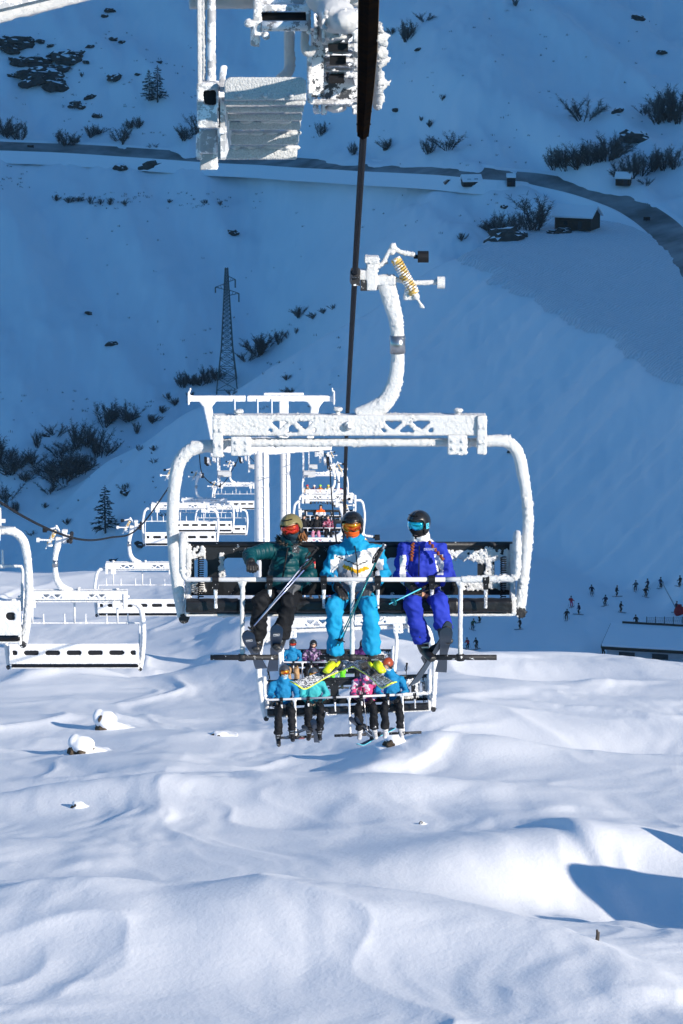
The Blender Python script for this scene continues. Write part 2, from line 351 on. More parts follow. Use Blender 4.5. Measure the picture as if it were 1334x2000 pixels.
# ------------------------------------------------------------------ the chair (local frame: rope grip at the origin, -y faces the camera)
D0 = 30.0
O1 = at(691, 540, D0)
def L(px, py, dy=0.0): return at(px, py, D0 + dy) - O1
def rail(mb, pts, w, t=None, seg=10): mb.tube(pts, w, seg)
def chair_meshes():
    G = {}
    # --- crossbeam: two plates with triangular cut-outs, a groove and the tube below
    for side, dy in (('f', -.11),):
        pass
    mb = MB()
    def plate(x0, x1, y0, y1, dy, th=.03):
        a = L(x0, y0, dy); b = L(x1, y1, dy); c = (a + b) / 2; mb.box(c, (abs(b.x - a.x), th, abs(a.z - b.z)))
    for dy in (-.10, .10):
        plate(415, 520, 812, 850, dy); plate(620, 740, 812, 850, dy); plate(850, 949, 812, 850, dy)
        plate(415, 949, 811, 822, dy); plate(415, 949, 845, 851, dy)
        for (a, b) in ((520, 620), (740, 850)):
            n = 4; w = (b - a) / n
            for k in range(n):
                up = k % 2 == 0
                p = L(a + k * w, 822 if up else 846, dy); q = L(a + (k + 1) * w, 846 if up else 822, dy)
                mb.bar(p, q, .03, .046, up=(p - q).cross(Vector((0, 1, 0))))
            plate(a - 4, a + 4, 818, 850, dy); plate(b - 4, b + 4, 818, 850, dy)
    a = L(415, 811, 0); b = L(949, 811, 0); mb.box(((a.x + b.x) / 2, 0, a.z - .008), (b.x - a.x, .22, .018))
    G['beam'] = mb.fused(.0105, 1, rime(.004, 30, .016, 62), 'crossbeam')
    mb = MB(); a = L(440, 864); b = L(930, 864); mb.tube([a, b], .042, 14)
    mb.tube([L(372, 871), L(440, 868)], .05, 12); mb.tube([L(930, 864), L(985, 862)], .05, 12)
    G['lower_tube'] = mb.fused(.012, 1, rime(.004, 26, .014, 60), 'lower_tube')
    def clamp(xs, ys, w):
        m_ = MB(); (x0, x1), (y0, y1) = xs, ys
        for dy in (-.13, .13):
            p = L(x0, y0, dy); q = L(x1, y1, dy); c = (p + q) / 2; m_.box(c, (abs(q.x - p.x), .035, abs(p.z - q.z)))
        p = L((x0 + x1) / 2, (y0 + y1) / 2, 0); m_.box(p, (w * .7, .24, .05))
        for fx in (.25, .75):
            for fy in (.3, .7):
                c = L(x0 + (x1 - x0) * fx, y0 + (y1 - y0) * fy, -.155); m_.ball(c, .016, 8, 6)
        return m_.fused(.011, 1, rime(.004, 30, .014, 60), 'clamp_plate')
    G['clamp'] = [clamp((415, 436), (818, 893), .1), clamp((451, 491), (853, 890), .15), clamp((874, 912), (850, 888), .15), clamp((932, 950), (812, 887), .1)]
    bolts = []
    for x, y in ((466, 805), (660, 801), (895, 803)):
        m_ = MB(); p = L(x, y + 6, -.02); m_.tube([p - Vector((0, 0, .03)), p + Vector((0, 0, .04))], .022, 8); m_.tube([p + Vector((0, 0, .025)), p + Vector((0, 0, .055))], .045, 10)
        bolts.append(m_.fused(.009, 1, rime(.005, 30, .014, 70), 'bolt'))
    G['bolt'] = bolts
    m_ = MB(); p = L(681, 831, -.12); m_.tube([p + Vector((0, -.04, 0)), p + Vector((0, .04, 0))], .045, 12); m_.tube([p + Vector((0, -.06, 0)), p], .02, 8)
    G['hub'] = m_.fused(.009, 1, rime(.005, 30, .012, 70), 'pivot_hub')
    # --- curved bail arms
    def arm(pts, r):
        m_ = MB(); c = curve([L(*p) for p in pts], 6); n = len(c)
        m_.tube(c, r, 14); return m_.fused(.0125, 1, rime(.006, 22, .016, 48), 'bail_arm')
    G['arm'] = [arm([(420, 872), (395, 872), (370, 880), (350, 903), (342, 940), (338, 985), (337, 1035), (341, 1090), (348, 1150), (358, 1205)], [.062] * 6 + [.066] * 20 + [.06] * 29),
                arm([(945, 862), (970, 861), (993, 865), (1012, 886), (1021, 925), (1029, 975), (1031, 1025), (1027, 1085), (1021, 1140), (1015, 1192)], [.056] * 6 + [.060] * 20 + [.054] * 29)]
    caps = []
    for i, (x, y) in enumerate(((359, 1209), (1017, 1198))):
        m_ = MB(); p = L(x, y, -.07); m_.tube([p, p + Vector((0, .16, 0))], .052, 18); caps.append(m_.fused(.01, 1, rime(.004, 30, .02 if i else .002, 60), 'pivot_cap'))
    G['cap'] = caps
    # --- hanger arm, sleeve
    m_ = MB()
    pts = [(752, 541, .09), (757, 562, .09), (764, 590, .082), (772, 620, .072), (776, 650, .066), (777, 690, .066), (775, 725, .072), (768, 757, .078), (752, 785, .088), (728, 803, .098), (700, 818, .11)]
    cp = curve([L(p[0], p[1]) for p in pts], 4); rw = np.interp(np.linspace(0, 10, len(cp)), range(11), [p[2] for p in pts])
    m_.tube(cp, [(float(r), .06) for r in rw], 10, flat=(1, 0, 0))
    G['hanger'] = m_.fused(.012, 2, rime(.006, 24, .013, 60), 'hanger_arm')
    m_ = MB(); m_.tube([L(776, 655), L(777, 690)], [(.075, .07)] * 2, 20, flat=(1, 0, 0)); G['sleeve'] = m_.mesh('sleeve', True)
    # --- grip
    m_ = MB(); b_ = lambda x0, x1, y0, y1, dy, d: m_.box((L(x0, y0, dy) + L(x1, y1, dy)) / 2, (abs(x1 - x0) / 202, d, abs(y1 - y0) / 202))
    b_(716, 735, 505, 566, 0, .16); b_(712, 739, 500, 512, 0, .18); b_(736, 772, 538, 556, 0, .12); b_(700, 720, 526, 546, 0, .14)
    m_.tube(curve([L(733, 522), L(748, 514), L(757, 496), L(767, 483), L(782, 492), L(812, 498)], 5), .022, 10)
    m_.tube([L(770, 545), L(800, 553), L(855, 551)], .024, 10); m_.ball(L(767, 482), .035); m_.ball(L(766, 492), .03)
    m_.tube([L(788, 580), L(812, 580)], .03, 8); m_.box(L(800, 575), (.1, .1, .1))
    G['grip'] = m_.fused(.009, 1, rime(.005, 34, .016, 60), 'grip')
    m_ = MB(); m_.tube([L(694, 530, -.22), L(693, 549, .22)], .05, 10); b_(687, 703, 528, 556, 0, .2); b_(704, 722, 545, 567, -.02, .1); G['jaw'] = m_.mesh('jaw', False)
    rol = []
    for (x0, x1, y0, y1) in ((816, 837, 490, 513), (854, 869, 540, 564)):
        m_ = MB(); p = L(x0, (y0 + y1) / 2); q = L(x1, (y0 + y1) / 2); m_.tube([p, q], (y1 - y0) / 404, 20); m_.tube([p - Vector((.04, 0, 0)), p], .02, 10); rol.append(m_.mesh('roller', False))
    G['roller'] = rol
    m_ = MB(); a = L(774, 508, -.05); b = L(808, 570, -.05); d = (b - a); u = d.normalized(); e1 = u.orthogonal().normalized(); e2 = u.cross(e1)
    hel = [a + d * (k / 220) + (e1 * math.cos(k * .38) + e2 * math.sin(k * .38)) * .046 for k in range(221)]
    m_.tube(hel, .0105, 6); m_.tube([a, b], .022, 8); m_.tube([a - u * .02, a + u * .02], .05, 12); m_.tube([b - u * .02, b + u * .02], .05, 12); G['spring'] = m_.mesh('spring', True)
    m_ = MB(); m_.tube([b, b + u * .16], .014, 8); m_.ball(b + u * .05, .035, 8, 6); m_.ball(b + u * .16, .022, 8, 6); G['spring_rod'] = m_.fused(.009, 1, rime(.004, 30, .02, 60), 'spring_rod')
    # --- backrest with its openings: rails and posts
    def back(win_top, win_bot, rear=False):
        m_ = MB(); dy = .22
        def pl(x0, x1, y0, y1): p = L(x0, y0, dy); q = L(x1, y1, dy); m_.box((p + q) / 2, (abs(q.x - p.x), .045, abs(p.z - q.z)))
        pl(362, 1006, 1061, win_top); pl(362, 1006, win_bot, 1161)
        pl(366, 380, 1066, 1158); pl(990, 1004, 1066, 1158)
        for k in range(6):
            c = 421 + 105.6 * k; pl(c - 16, c + 16, 1066, 1158)
            for s_ in (-1, 1):           # rounded corners
                for yy, up in ((win_top, 1), (win_bot, -1)):
                    p = L(c + s_ * 15, yy, dy); m_.prism([(0, 0), (s_ * .05, 0), (s_ * .018, -up * .018), (0, -up * .05)], -.02, .02, ((1, 0, 0), (0, 0, 1), (0, 1, 0))); 
                    vs = m_.v[-8:]; m_.v[-8:] = [(v[0] + p.x, v[1] + p.y, v[2] + p.z) for v in vs]
        return m_
    G['back'] = back(1088, 1134).mesh('backrest')
    mr = back(1094, 1118); G['back_rimed'] = mr.fused(.014, 1, rime(.005, 22, .01, 40), 'backrest')
    m_ = MB(); a = L(372, 1092, .18); b = L(996, 1122, .18); m_.box((a + b) / 2, (b.x - a.x, .02, a.z - b.z)); G['pad'] = m_.mesh('back_pad')
    m_ = MB(); a = L(362, 1064, .22); b = L(1006, 1064, .22); m_.tube([a, b], .032, 12); G['top_rail'] = m_.mesh('top_rail', True)
    # frost clinging to the panel
    m_ = MB(); rr = random.Random(5)
    for (x0, x1, y0, y1, n) in ((366, 400, 1068, 1090, 60), (428, 438, 1080, 1130, 40), (372, 400, 1138, 1160, 50), (870, 1000, 1076, 1094, 190), (935, 965, 1070, 1100, 60), (948, 964, 1092, 1140, 70), (900, 1000, 1134, 1152, 160), (985, 1002, 1075, 1150, 80)):
        for _ in range(n):
            p = L(rr.uniform(x0, x1), rr.uniform(y0, y1), .19); m_.ball(p, rr.uniform(.008, .022), 6, 4)
    G['frost'] = m_.fused(.008, 0, rime(.005, 40, .02, 70), 'frost')
    # --- seat
    m_ = MB(); a = L(360, 1172, -.27); b = L(1003, 1172, -.27); zb = L(360, 1198, -.27).z; ln = b.x - a.x; n = 6
    m_.prism([(-.27, zb + .02), (-.25, zb), (.2, zb - .01), (.24, a.z - .15), (.2, a.z - .115), (-.2, a.z + .002), (-.26, a.z - .02)], a.x, b.x, ((0, 1, 0), (0, 0, 1), (1, 0, 0)))
    G['seat'] = m_.fused(.012, 3, lambda co, no: co - no * (.010 * np.exp(-((np.mod(co[:, 0] - a.x, ln / 6) - ln / 12) / .5) ** 2) * 0 + .012 * (np.abs(np.mod(co[:, 0] - a.x + ln / 12, ln / 6) - ln / 12) < .012) + .006 * pn(co[:, 0] * 9, co[:, 1] * 4, co[:, 2] * 12))[:, None].astype('f'), 'seat')
    m_ = MB(); p = L(362, 1202, -.24); q = L(1003, 1202, -.24); m_.box(((p.x + q.x) / 2, .0, p.z - .01), (q.x - p.x, .42, .03)); G['pan'] = m_.fused(.014, 0, rime(.004, 20, .01, 45), 'seat_pan')
    mr = MB()
    for x in (392, 983):
        p = L(x, 1088, .12); q = L(x, 1168, .12); N_ = 130
        mr.tube([p + (q - p) * (k / N_) + Vector((math.cos(k * .9) * .028, math.sin(k * .9) * .028, 0)) for k in range(N_ + 1)], .006, 5)
    G['coil'] = mr.mesh('return_spring', True)
    sides = []
    for s_, x in ((0, 368), (1, 1000)):
        m_ = MB(); m_.bar(L(x, 1062, .2), L(x, 1200, .1), .05, .06, up=(0, 1, 0)); m_.bar(L(x, 1150, .1), L(x - 3 + 6 * s_, 1200, -.2), .045, .06, up=(0, 1, 0)); sides.append(m_.fused(.012, 1, rime(.005, 26, .018, 55), 'side_frame'))
    G['side'] = sides
    # --- restraint: bar, hooks, rods, footrests. lowered and raised
    def hook(m_, p, down=True, r=1.0):
        s_ = -1 if down else 1
        m_.tube([p, p + Vector((0, .0, s_ * .06)), p + Vector((0, 0, s_ * .20)), p + Vector((0, .0, s_ * .245))], [.026 * r, .02 * r, .014 * r, .018 * r], 8)
    G['bar'] = MB(); dy = -.36
    G['bar'].tube(curve([L(362, 1072, .0), L(357, 1046, -.08), L(356, 1062, -.3), L(356, 1100, dy), L(357, 1122, dy), L(364, 1131, dy), L(376, 1132, dy), L(500, 1132, dy)], 6), .023, 12)
    G['bar'].tube([L(500, 1132, dy), L(870, 1132, dy)], .023, 12); G['bar'].tube(curve([L(870, 1132, dy), L(975, 1130, dy), L(998, 1130, dy), L(1008, 1124, dy), L(1011, 1100, dy), L(1011, 1060, -.3), L(1010, 1042, -.08), L(1006, 1072, 0)], 6), .024, 12)
    G['bar'] = G['bar'].mesh('restraint_bar', True)
    G['ends'] = []
    for q in ([L(362, 1072, .0), L(357, 1046, -.08), L(356, 1062, -.3), L(356, 1100, dy), L(357, 1120, dy)], [L(900, 1132, dy), L(975, 1130, dy), L(998, 1130, dy), L(1008, 1124, dy), L(1011, 1100, dy), L(1011, 1060, -.3), L(1010, 1042, -.08), L(1006, 1072, 0)]):
        ends = MB(); ends.tube(curve(q, 6), .034, 12); G['ends'].append(ends.fused(.011, 1, rime(.005, 26, .016, 55), 'bar_rime'))
    hk = []
    for k in range(6):
        x = 421 + 105.6 * k; m_ = MB(); p = L(x, 1132, dy); m_.tube([p - Vector((.032, 0, 0)), p + Vector((.032, 0, 0))], .04, 10); m_.box(p - Vector((0, 0, .05)), (.05, .05, .09)); m_.cur = 1
        hook(m_, p - Vector((0, 0, .04))); hk.append(m_.mesh('hook'))
    G['hook'] = hk
    rods = []; feet = []
    for x, (f0, f1) in ((473, (411, 544)), (688, (625, 751)), (899, (841, 970))):
        m_ = MB(); m_.tube([L(x + 1, 1134, dy), L(x, 1200, dy - .05), L(x, 1284, dy - .1)], .024, 10)
        m_.tube([L(x - 8, 1134, dy), L(x, 1150, dy)], [.012, .02], 8); m_.tube([L(x + 8, 1134, dy), L(x, 1150, dy)], [.012, .02], 8)
        rods.append(m_.fused(.010, 1, rime(.004, 26, .010, 55), 'footrest_rod'))
        m_ = MB(); m_.tube([L(f0, 1284, dy - .12), L(f1, 1284, dy - .12)], .027, 10); m_.tube([L(x, 1278, dy - .12), L(x, 1290, dy - .12)], .04, 10); feet.append(m_.mesh('footrest', True))
    G['rod'] = rods; G['foot'] = feet
    # raised restraint
    zb = L(690, 1132, 0).z; y_ = -.30; zr = -2.28
    X = lambda px: L(px, 1132, 0).x
    m_ = MB(); m_.tube(curve([(X(362), -.02, -2.9), (X(362), -.15, -2.6), (X(362), y_, zr - .1), (X(366), y_, zr - .02), (X(375), y_, zr), (X(500), y_, zr)], 5), .022, 10)
    m_.tube([(X(500), y_, zr), (X(870), y_, zr)], .022, 10); m_.tube(curve([(X(870), y_, zr), (X(996), y_, zr), (X(1004), y_, zr - .02), (X(1008), y_, zr - .1), (X(1008), -.15, -2.6), (X(1008), -.02, -2.9)], 5), .022, 10)
    G['bar_up'] = m_.fused(.013, 1, rime(.004, 26, .010, 50), 'restraint_bar')
    G['hook_up'] = []
    for k in range(6):
        m_ = MB(); p = Vector((X(421 + 105.6 * k), y_, zr)); m_.tube([p - Vector((.03, 0, 0)), p + Vector((.03, 0, 0))], .035, 8); hook(m_, p, False); G['hook_up'].append(m_.mesh('hook'))
    G['rod_up'] = []; G['foot_up'] = []
    for x, (f0, f1) in ((473, (411, 544)), (688, (625, 751)), (899, (841, 970))):
        m_ = MB(); m_.tube([(X(x), y_, zr), (X(x), y_ - .04, zr + .66)], .026, 10); G['rod_up'].append(m_.mesh('footrest_rod', True))
        m_ = MB(); m_.tube([(X(f0), y_ - .04, zr + .68), (X(f1), y_ - .04, zr + .68)], .03, 10); G['foot_up'].append(m_.mesh('footrest', True))
    return G
G = chair_meshes()
def lk(name, me, m, parent):
    if me.materials: 
        o = bpy.data.objects.new(name, me); COL.objects.link(o); o.parent = parent; return o
    return link(name, me, m, parent)
def make_chair(loc, raised=False, roll=0, yaw=0, label=None, group=None):
    r = empty('chairlift_chair', loc, label, 'chairlift chair', group); r.rotation_euler = (0, roll, yaw)
    ha = lk('hanger_arm', G['hanger'], M['rime'], r); lk('sleeve', G['sleeve'], M['steel'], ha)
    g = lk('grip', G['grip'], M['rime'], r); lk('jaw', G['jaw'], M['frosty_black'], g); lk('spring', G['spring'], M['gold_spring'], g)
    lk('spring_rod', G['spring_rod'], M['rime'], g); lk('roller', G['roller'][0], M['rubber'], g); lk('roller', G['roller'][1], M['rime'], g)
    b = lk('crossbeam', G['beam'], M['rime'], r); lk('lower_tube', G['lower_tube'], M['rime'], b); lk('pivot_hub', G['hub'], M['frosty_grey'], b)
    for c in G['clamp']: lk('clamp_plate', c, M['rime'], b)
    for c in G['bolt']: lk('bolt', c, M['rime'], b)
    for c, k in zip(G['arm'], G['cap']): a = lk('bail_arm', c, M['rime'], r); lk('pivot_cap', k, M['frosty_black'], a)
    bk = lk('backrest', G['back_rimed'] if raised else G['back'], M['rime'] if raised else M['black_panel'], r)
    if not raised: lk('top_rail', G['top_rail'], M['black_panel'], bk); lk('frost', G['frost'], M['rime'], bk)
    if raised: lk('back_pad', G['pad'], M['black_vinyl'], bk)
    for c in G['side']: lk('side_frame', c, M['rime'], r)
    s_ = lk('seat', G['seat'], M['black_vinyl'], r); lk('seat_pan', G['pan'], M['rime'], s_); lk('return_spring', G['coil'], M['rubber'], r)
    rb = lk('restraint_bar', G['bar_up' if raised else 'bar'], M['rime'] if raised else M['grey_paint'], r)
    if not raised:
        for e in G['ends']: lk('bar_rime', e, M['rime'], rb)
    for h in G['hook_up' if raised else 'hook']: lk('hook', h, [M['rubber'], M['frosty_steel']] if not raised else M['rime'], rb)
    for h in G['rod_up' if raised else 'rod']: lk('footrest_rod', h, M['rime'], r)
    for h in G['foot_up' if raised else 'foot']: lk('footrest', h, M['rime'] if raised else M['frosty_black'], r)
    return r
# occupied chairs coming up the line: (multiple of the 30 m spacing, px of the grip, py of the grip, roll, label)
UP = [(1, 691, 540, 0, 'nearest rimed six-seat chair, carrying three skiers in teal, light blue and purple-blue'),
      (2, 671, 1071, -2.3, 'tilted rimed chair hanging just below the nearest one, with four skiers'),
      (3, 662, 1100, 0, 'rimed chair seen between the skis and legs, with skiers in tan and lime green trousers'),
      (4, 649, 984, 0, 'rimed chair mostly hidden behind the backrest of the nearest chair'),
      (5, 644, 914, 0, 'chair beyond the nearest heads, its rider in black jacket and pink trousers'),
      (6.3, 640, 914, 0, 'chair far down the line with a single rider in bright orange and white'),
      (7.8, 636, 888, 0, 'farthest chair of the coming-up line, with a row of red, white and lime helmets')]
CH = {}
for n, px, py, rl, lab in UP:
    CH[n] = make_chair(at(px, py, D0 * n), False, R(rl), 0, lab, 'six-seat chairs on the coming-up rope')
DOWN = [(1.5, -187, 818, 'empty chair cut by the left edge, only its thick right arm in view'),
        (2.55, 140, 1050, 'large empty rimed chair at the left, its bar raised over the sunny snow'),
        (3.7, 275, 1027, 'empty rimed chair just right of and behind the large one at the left'),
        (4.7, 350, 926, 'empty chair partly hidden by the left arm of the nearest chair, above the small ones'),
        (6.0, 397, 929, 'small empty chair hung from the first grip past the tower sheaves'),
        (6.8, 431, 948, 'small empty rimed chair at the lowest point of the far rope'),
        (7.5, 460, 907, 'farthest empty rimed chair, against the tower post')]
for n, px, py, lab in DOWN:
    make_chair(at(px, py, D0 * n), True, 0, math.pi, lab, 'empty six-seat chairs on the going-down rope')
# ------------------------------------------------------------------ ropes
XR, XL = .324, -6.6
def rope(name, pts, label):
    m_ = MB(); m_.tube(curve(pts, 10), .028, 10); o = m_.build(name, M['cable'], smooth=True); tag(o, label, 'rope', 'haul ropes of the chairlift')
gr = lambda n, px, py: at(px, py, D0 * n)
rope('haul_rope', [Vector((.33, -12, 5.2)), Vector((.33, 0, 2.9)), Vector((.33, 10, 1.2)), at(722, -30, 19.6), at(718, 120, 21.6), at(710, 262, 23.8), gr(1, 693, 540), gr(1.5, 676, 870), gr(2, 671, 1071), gr(2.5, 665, 1103), gr(3, 662, 1100), gr(4, 649, 984), gr(5, 644, 914), gr(5.8, 640, 893), gr(6.3, 640, 914), gr(7.8, 636, 888), gr(8.2, 634, 885), gr(9.5, 633, 893)],
     'dark steel rope running down the middle through the sheaves to the nearest chair')
rope('haul_rope', [gr(1.0, -1010, 300), gr(1.5, -187, 818), gr(2.05, 5, 984), gr(2.55, 140, 1050), gr(3.1, 215, 1050), gr(3.7, 275, 1027), gr(4.7, 347, 926), gr(5.4, 376, 888), gr(5.8, 388, 884), gr(6.0, 397, 929), gr(6.8, 431, 948), gr(7.5, 460, 907), gr(8.2, 474, 882), gr(9.5, 500, 905)],
     'dark steel rope sagging at the left between the empty chairs')
M['gold_rim'] = mat('gold_rim', (.20, .13, .06), .5, metal=.5)
M['dark_steel'] = patchy('dark_steel', (.05, .055, .065), .50, 12, .4)
# ------------------------------------------------------------------ near tower head (top of the frame)
YN = 22.4
def near_tower():
    T = empty('lift_tower', at(560, -260, YN), 'rimed tower head filling the top of the frame, with sheave channel and stepped walkway', 'lift tower', 'chairlift towers')
    o0 = T.location
    P = lambda x, y, Y=YN: at(x, y, Y) - o0
    S = 202 * 30 / YN
    def bx(m_, x0, x1, y0, y1, Y, d, pad=0):
        a = P(x0, y0, Y); b = P(x1, y1, Y); m_.box(((a.x + b.x) / 2, a.y + d / 2, (a.z + b.z) / 2), (abs(b.x - a.x), d, abs(a.z - b.z)))
    rn = rime(.004, 30, .010, 55)
    # crossarm at the upper left
    m_ = MB(); a = P(-420, 62, 24.2); b = P(760, -225, 25.2)
    m_.bar(a, b, .5, .62); link('crossarm', m_.fused(.03, 2, rime(.01, 6, .006, 40), 'crossarm'), M['rime'], T)
    m_ = MB(); m_.bar(P(-420, 112, 23.9), P(760, -174, 24.9), .12, .05); m_.build('flange', M['frosty_grey'], T)
    # walkway frame, left upright
    m_ = MB(); bx(m_, 384, 394, -40, 200, 22.0, .12); bx(m_, 393, 402, -40, 160, 22.3, .05); m_.fused
    link('upright', m_.fused(.012, 1, rn, 'upright'), M['rime'], T)
    m_ = MB(); a = P(413, -40, 22.3); b = P(413, 176, 22.3); m_.tube([a, b], .032, 14); link('upright', m_.fused(.012, 1, rime(.003, 30, .006, 50), 'upright'), M['frosty_grey'], T)
    m_ = MB(); bx(m_, 384, 424, 162, 176, 22.0, .3); bx(m_, 384, 397, 162, 250, 22.0, .3); bx(m_, 422, 426, 162, 210, 22.0, .3); bx(m_, 386, 424, 206, 250, 22.0, .3); bx(m_, 389, 424, 252, 300, 22.5, .25); bx(m_, 390, 424, 255, 332, 22.9, .2); bx(m_, 383, 392, 262, 312, 22.6, .1)
    link('bracket', m_.fused(.011, 1, rn, 'bracket'), M['frosty_grey'], T)
    m_ = MB(); bx(m_, 398, 422, 176, 207, 22.06, .04); m_.build('socket', M['rubber'], T)
    m_ = MB(); bx(m_, 427, 442, 168, 178, 22.05, .08); m_.bar(P(432, 178, 22.1), P(437, 128, 22.1), .035, .045); bx(m_, 424, 440, 180, 312, 22.3, .05); bx(m_, 426, 441, 250, 262, 22.1, .2); bx(m_, 426, 441, 276, 284, 22.4, .2); link('hinge_plate', m_.fused(.010, 1, rn, 'hinge_plate'), M['frosty_grey'], T)
    # stepped walkway: top plate with three bolts and treads falling away from the camera
    W_ = empty('walkway', (0, 0, 0)); W_.parent = T
    m_ = MB(); a = P(438, 151, 21.9); b = P(598, 196, 21.9); r_ = .045; w = b.x - a.x; h = a.z - b.z
    out = [(0, 0), (w, 0)] + [(w - r_ + r_ * math.cos(t), h - r_ + r_ * math.sin(t)) for t in np.linspace(0, math.pi / 2, 6)] + [(r_ - r_ * math.sin(t), h - r_ + r_ * math.cos(t)) for t in np.linspace(0, math.pi / 2, 6)]
    m_.prism(out, 0, .03, ((1, 0, 0), (0, 0, 1), (0, 1, 0))); m_.v = [(v[0] + a.x, v[1] + a.y, v[2] + b.z) for v in m_.v]
    link('top_plate', m_.fused(.0085, 1, rime(.0015, 40, .006, 80), 'top_plate'), M['frosty_plate'], W_)
    for x in (469, 518, 569):
        m_ = MB(); p = P(x, 187, 21.88); m_.ball(p, .017, 12, 8); link('bolt', m_.mesh('bolt', True), M['rime'], W_)
    ys = [(197, 206), (209, 220), (223, 236), (238, 254), (262, 283), (290, 312)]
    for k, (t, b_) in enumerate(ys):
        Y = 22.05 + .42 * k; m_ = MB(); bx(m_, 437, 596 - 3.4 * k, t, b_, Y, .36)
        link('tread', m_.fused(.011, 1, rime(.002, 40, .006, 60), 'tread'), M['frosty_plate'], W_)
        if k > 2:
            m_ = MB(); rr = random.Random(k)
            for _ in range(90):
                x = rr.uniform(440, 592 - 3.4 * k); p = P(x, t - 2, Y + rr.uniform(0, .3)); m_.ball(p, (rr.uniform(.03, .06), .04, rr.uniform(.01, .028)), 7, 5)
            link('snow_cap', m_.fused(.011, 1, rn, 'snow_cap'), M['rime'], W_)
    m_ = MB(); bx(m_, 430, 440, 190, 312, 22.2, 2.3); m_.build('stringer', M['frosty_grey'], W_)
    # upper frame and bracket with its roller
    m_ = MB(); m_.tube([P(370, 5, 22.6), P(720, 0, 22.6)], .05, 12); bx(m_, 372, 720, -30, -4, 22.4, .2); link('upper_rail', m_.fused(.013, 1, rn, 'upper_rail'), M['rime'], T)
    m_ = MB(); bx(m_, 495, 510, -10, 70, 22.2, .14); bx(m_, 489, 506, 44, 90, 22.3, .08); bx(m_, 508, 604, 10, 22, 22.2, .1); bx(m_, 508, 604, -12, 11, 22.35, .1); m_.ball(P(485, 45, 22.2), .032, 10, 8); bx(m_, 598, 606, 5, 66, 22.2, .1); m_.ball(P(519, 70, 22.2), .03, 8, 6)
    link('roller_bracket', m_.fused(.010, 1, rn, 'roller_bracket'), M['frosty_grey'], T)
    m_ = MB(); m_.tube([P(512, 51, 22.2), P(602, 51, 22.2)], .036, 16); m_.build('roller', M['frosty_steel'], T, True)
    m_ = MB(); m_.tube([P(512, 32, 22.3), P(600, 32, 22.3)], .03, 12); m_.build('roller', M['rubber'], T, True)
    m_ = MB(); m_.tube(curve([P(565, 60, 22.8), P(565, 100, 22.8), P(565, 132, 22.8), P(558, 146, 22.75), P(545, 156, 22.7)], 5), .04, 12); link('bent_pipe', m_.fused(.012, 1, rime(.003, 30, .008, 50), 'bent_pipe'), M['rime'], T); m_ = MB(); m_.tube(curve([P(596, 60, 22.4), P(595, 95, 22.4), P(604, 104, 22.4), P(618, 92, 22.4)], 5), .03, 10)
    link('bent_pipe', m_.fused(.012, 1, rime(.003, 30, .008, 50), 'bent_pipe'), M['rime'], T)
    # sheave train: side frames, boxes, snow, the black rope channel and the rime fins
    Sh = empty('sheave_train', (0, 0, 0)); Sh.parent = T
    m_ = MB(); rr = random.Random(11)
    for k in range(7):
        y = 30 + 28 * k; Y = 21.8 + .4 * k
        bx(m_, 640 + rr.uniform(-6, 6), 700, y, y + 8, Y, .28); bx(m_, 612 + rr.uniform(-4, 4), 618, y - 4, y + 24, Y, .3); bx(m_, 628, 634, y, y + 26, Y, .3); bx(m_, 690, 700, y - 6, y + 26, Y, .3)
        for _ in range(5): m_.ball(P(rr.uniform(606, 700), y + rr.uniform(-6, 22), Y - .02), rr.uniform(.01, .026), 6, 5)
    bx(m_, 600, 608, 100, 200, 22.5, .2); bx(m_, 605, 700, 196, 204, 23.4, .1)
    link('side_frame', m_.fused(.010, 1, rime(.005, 30, .018, 50), 'side_frame'), M['frosty_grey'], Sh)
    for k, (y, x0, x1) in enumerate(((86, 641, 680), (112, 644, 676), (148, 642, 672))):
        m_ = MB(); bx(m_, x0, x1, y, y + 15, 22.3 + .4 * k, .3); m_.build('sheave', M['rubber'], Sh)
    m_ = MB(); bx(m_, 607, 632, 60, 190, 22.6, .5); m_.build('backing_frame', M['dark_steel'], Sh); m_ = MB(); bx(m_, 634, 706, 20, 200, 23.6, .5); m_.build('backing_frame', M['dark_steel'], Sh)
    m_ = MB()
    for (x, y, r1, r2, Y) in ((640, -10, 45, 40, 21.2), (655, 30, 38, 34, 21.0), (672, 40, 30, 26, 20.9), (640, 50, 22, 28, 21.4), (645, 78, 22, 10, 21.5), (655, 70, 34, 9, 21.4), (650, 190, 26, 16, 23.2), (655, 208, 24, 12, 23.4), (640, 176, 20, 14, 23.0), (666, 100, 26, 5, 22.0), (660, 136, 30, 5, 22.3)):
        m_.ball(P(x, y, Y + 1.0), (r1 / S, .22, r2 / S), 14, 10)
    link('snow_cap', m_.fused(.012, 3, rime(.004, 18, .004, 60), 'snow_cap'), M['rime'], Sh)
    m_ = MB(); cp = [P(722, -30, 19.7), P(720, 10, 20.1), P(719, 60, 20.8), P(717, 120, 21.6), P(714, 180, 22.5), P(711, 225, 23.2), P(709, 262, 23.75)]
    prof = lambda rx, rt: [(-rx, .03), (-rx, rt), (-rx + .012, rt), (-rx + .012, .045), (0, .018), (rx - .012, .045), (rx - .012, rt), (rx, rt), (rx, .03), (0, 0)]
    cc = curve(cp, 8); vs = []; nP = 10
    for i, p in enumerate(cc):
        t = i / (len(cc) - 1); rx = .064 - .020 * max(0, t - .45) / .55
        for (u, v) in prof(rx, .062): vs.append(p + Vector((u, 0, v - .045)))
    m_.add(vs, [(i * nP + k, i * nP + (k + 1) % nP, (i + 1) * nP + (k + 1) % nP, (i + 1) * nP + k) for i in range(len(cc) - 1) for k in range(nP)] + [tuple(range(nP)), tuple(reversed(range((len(cc) - 1) * nP, len(cc) * nP)))])
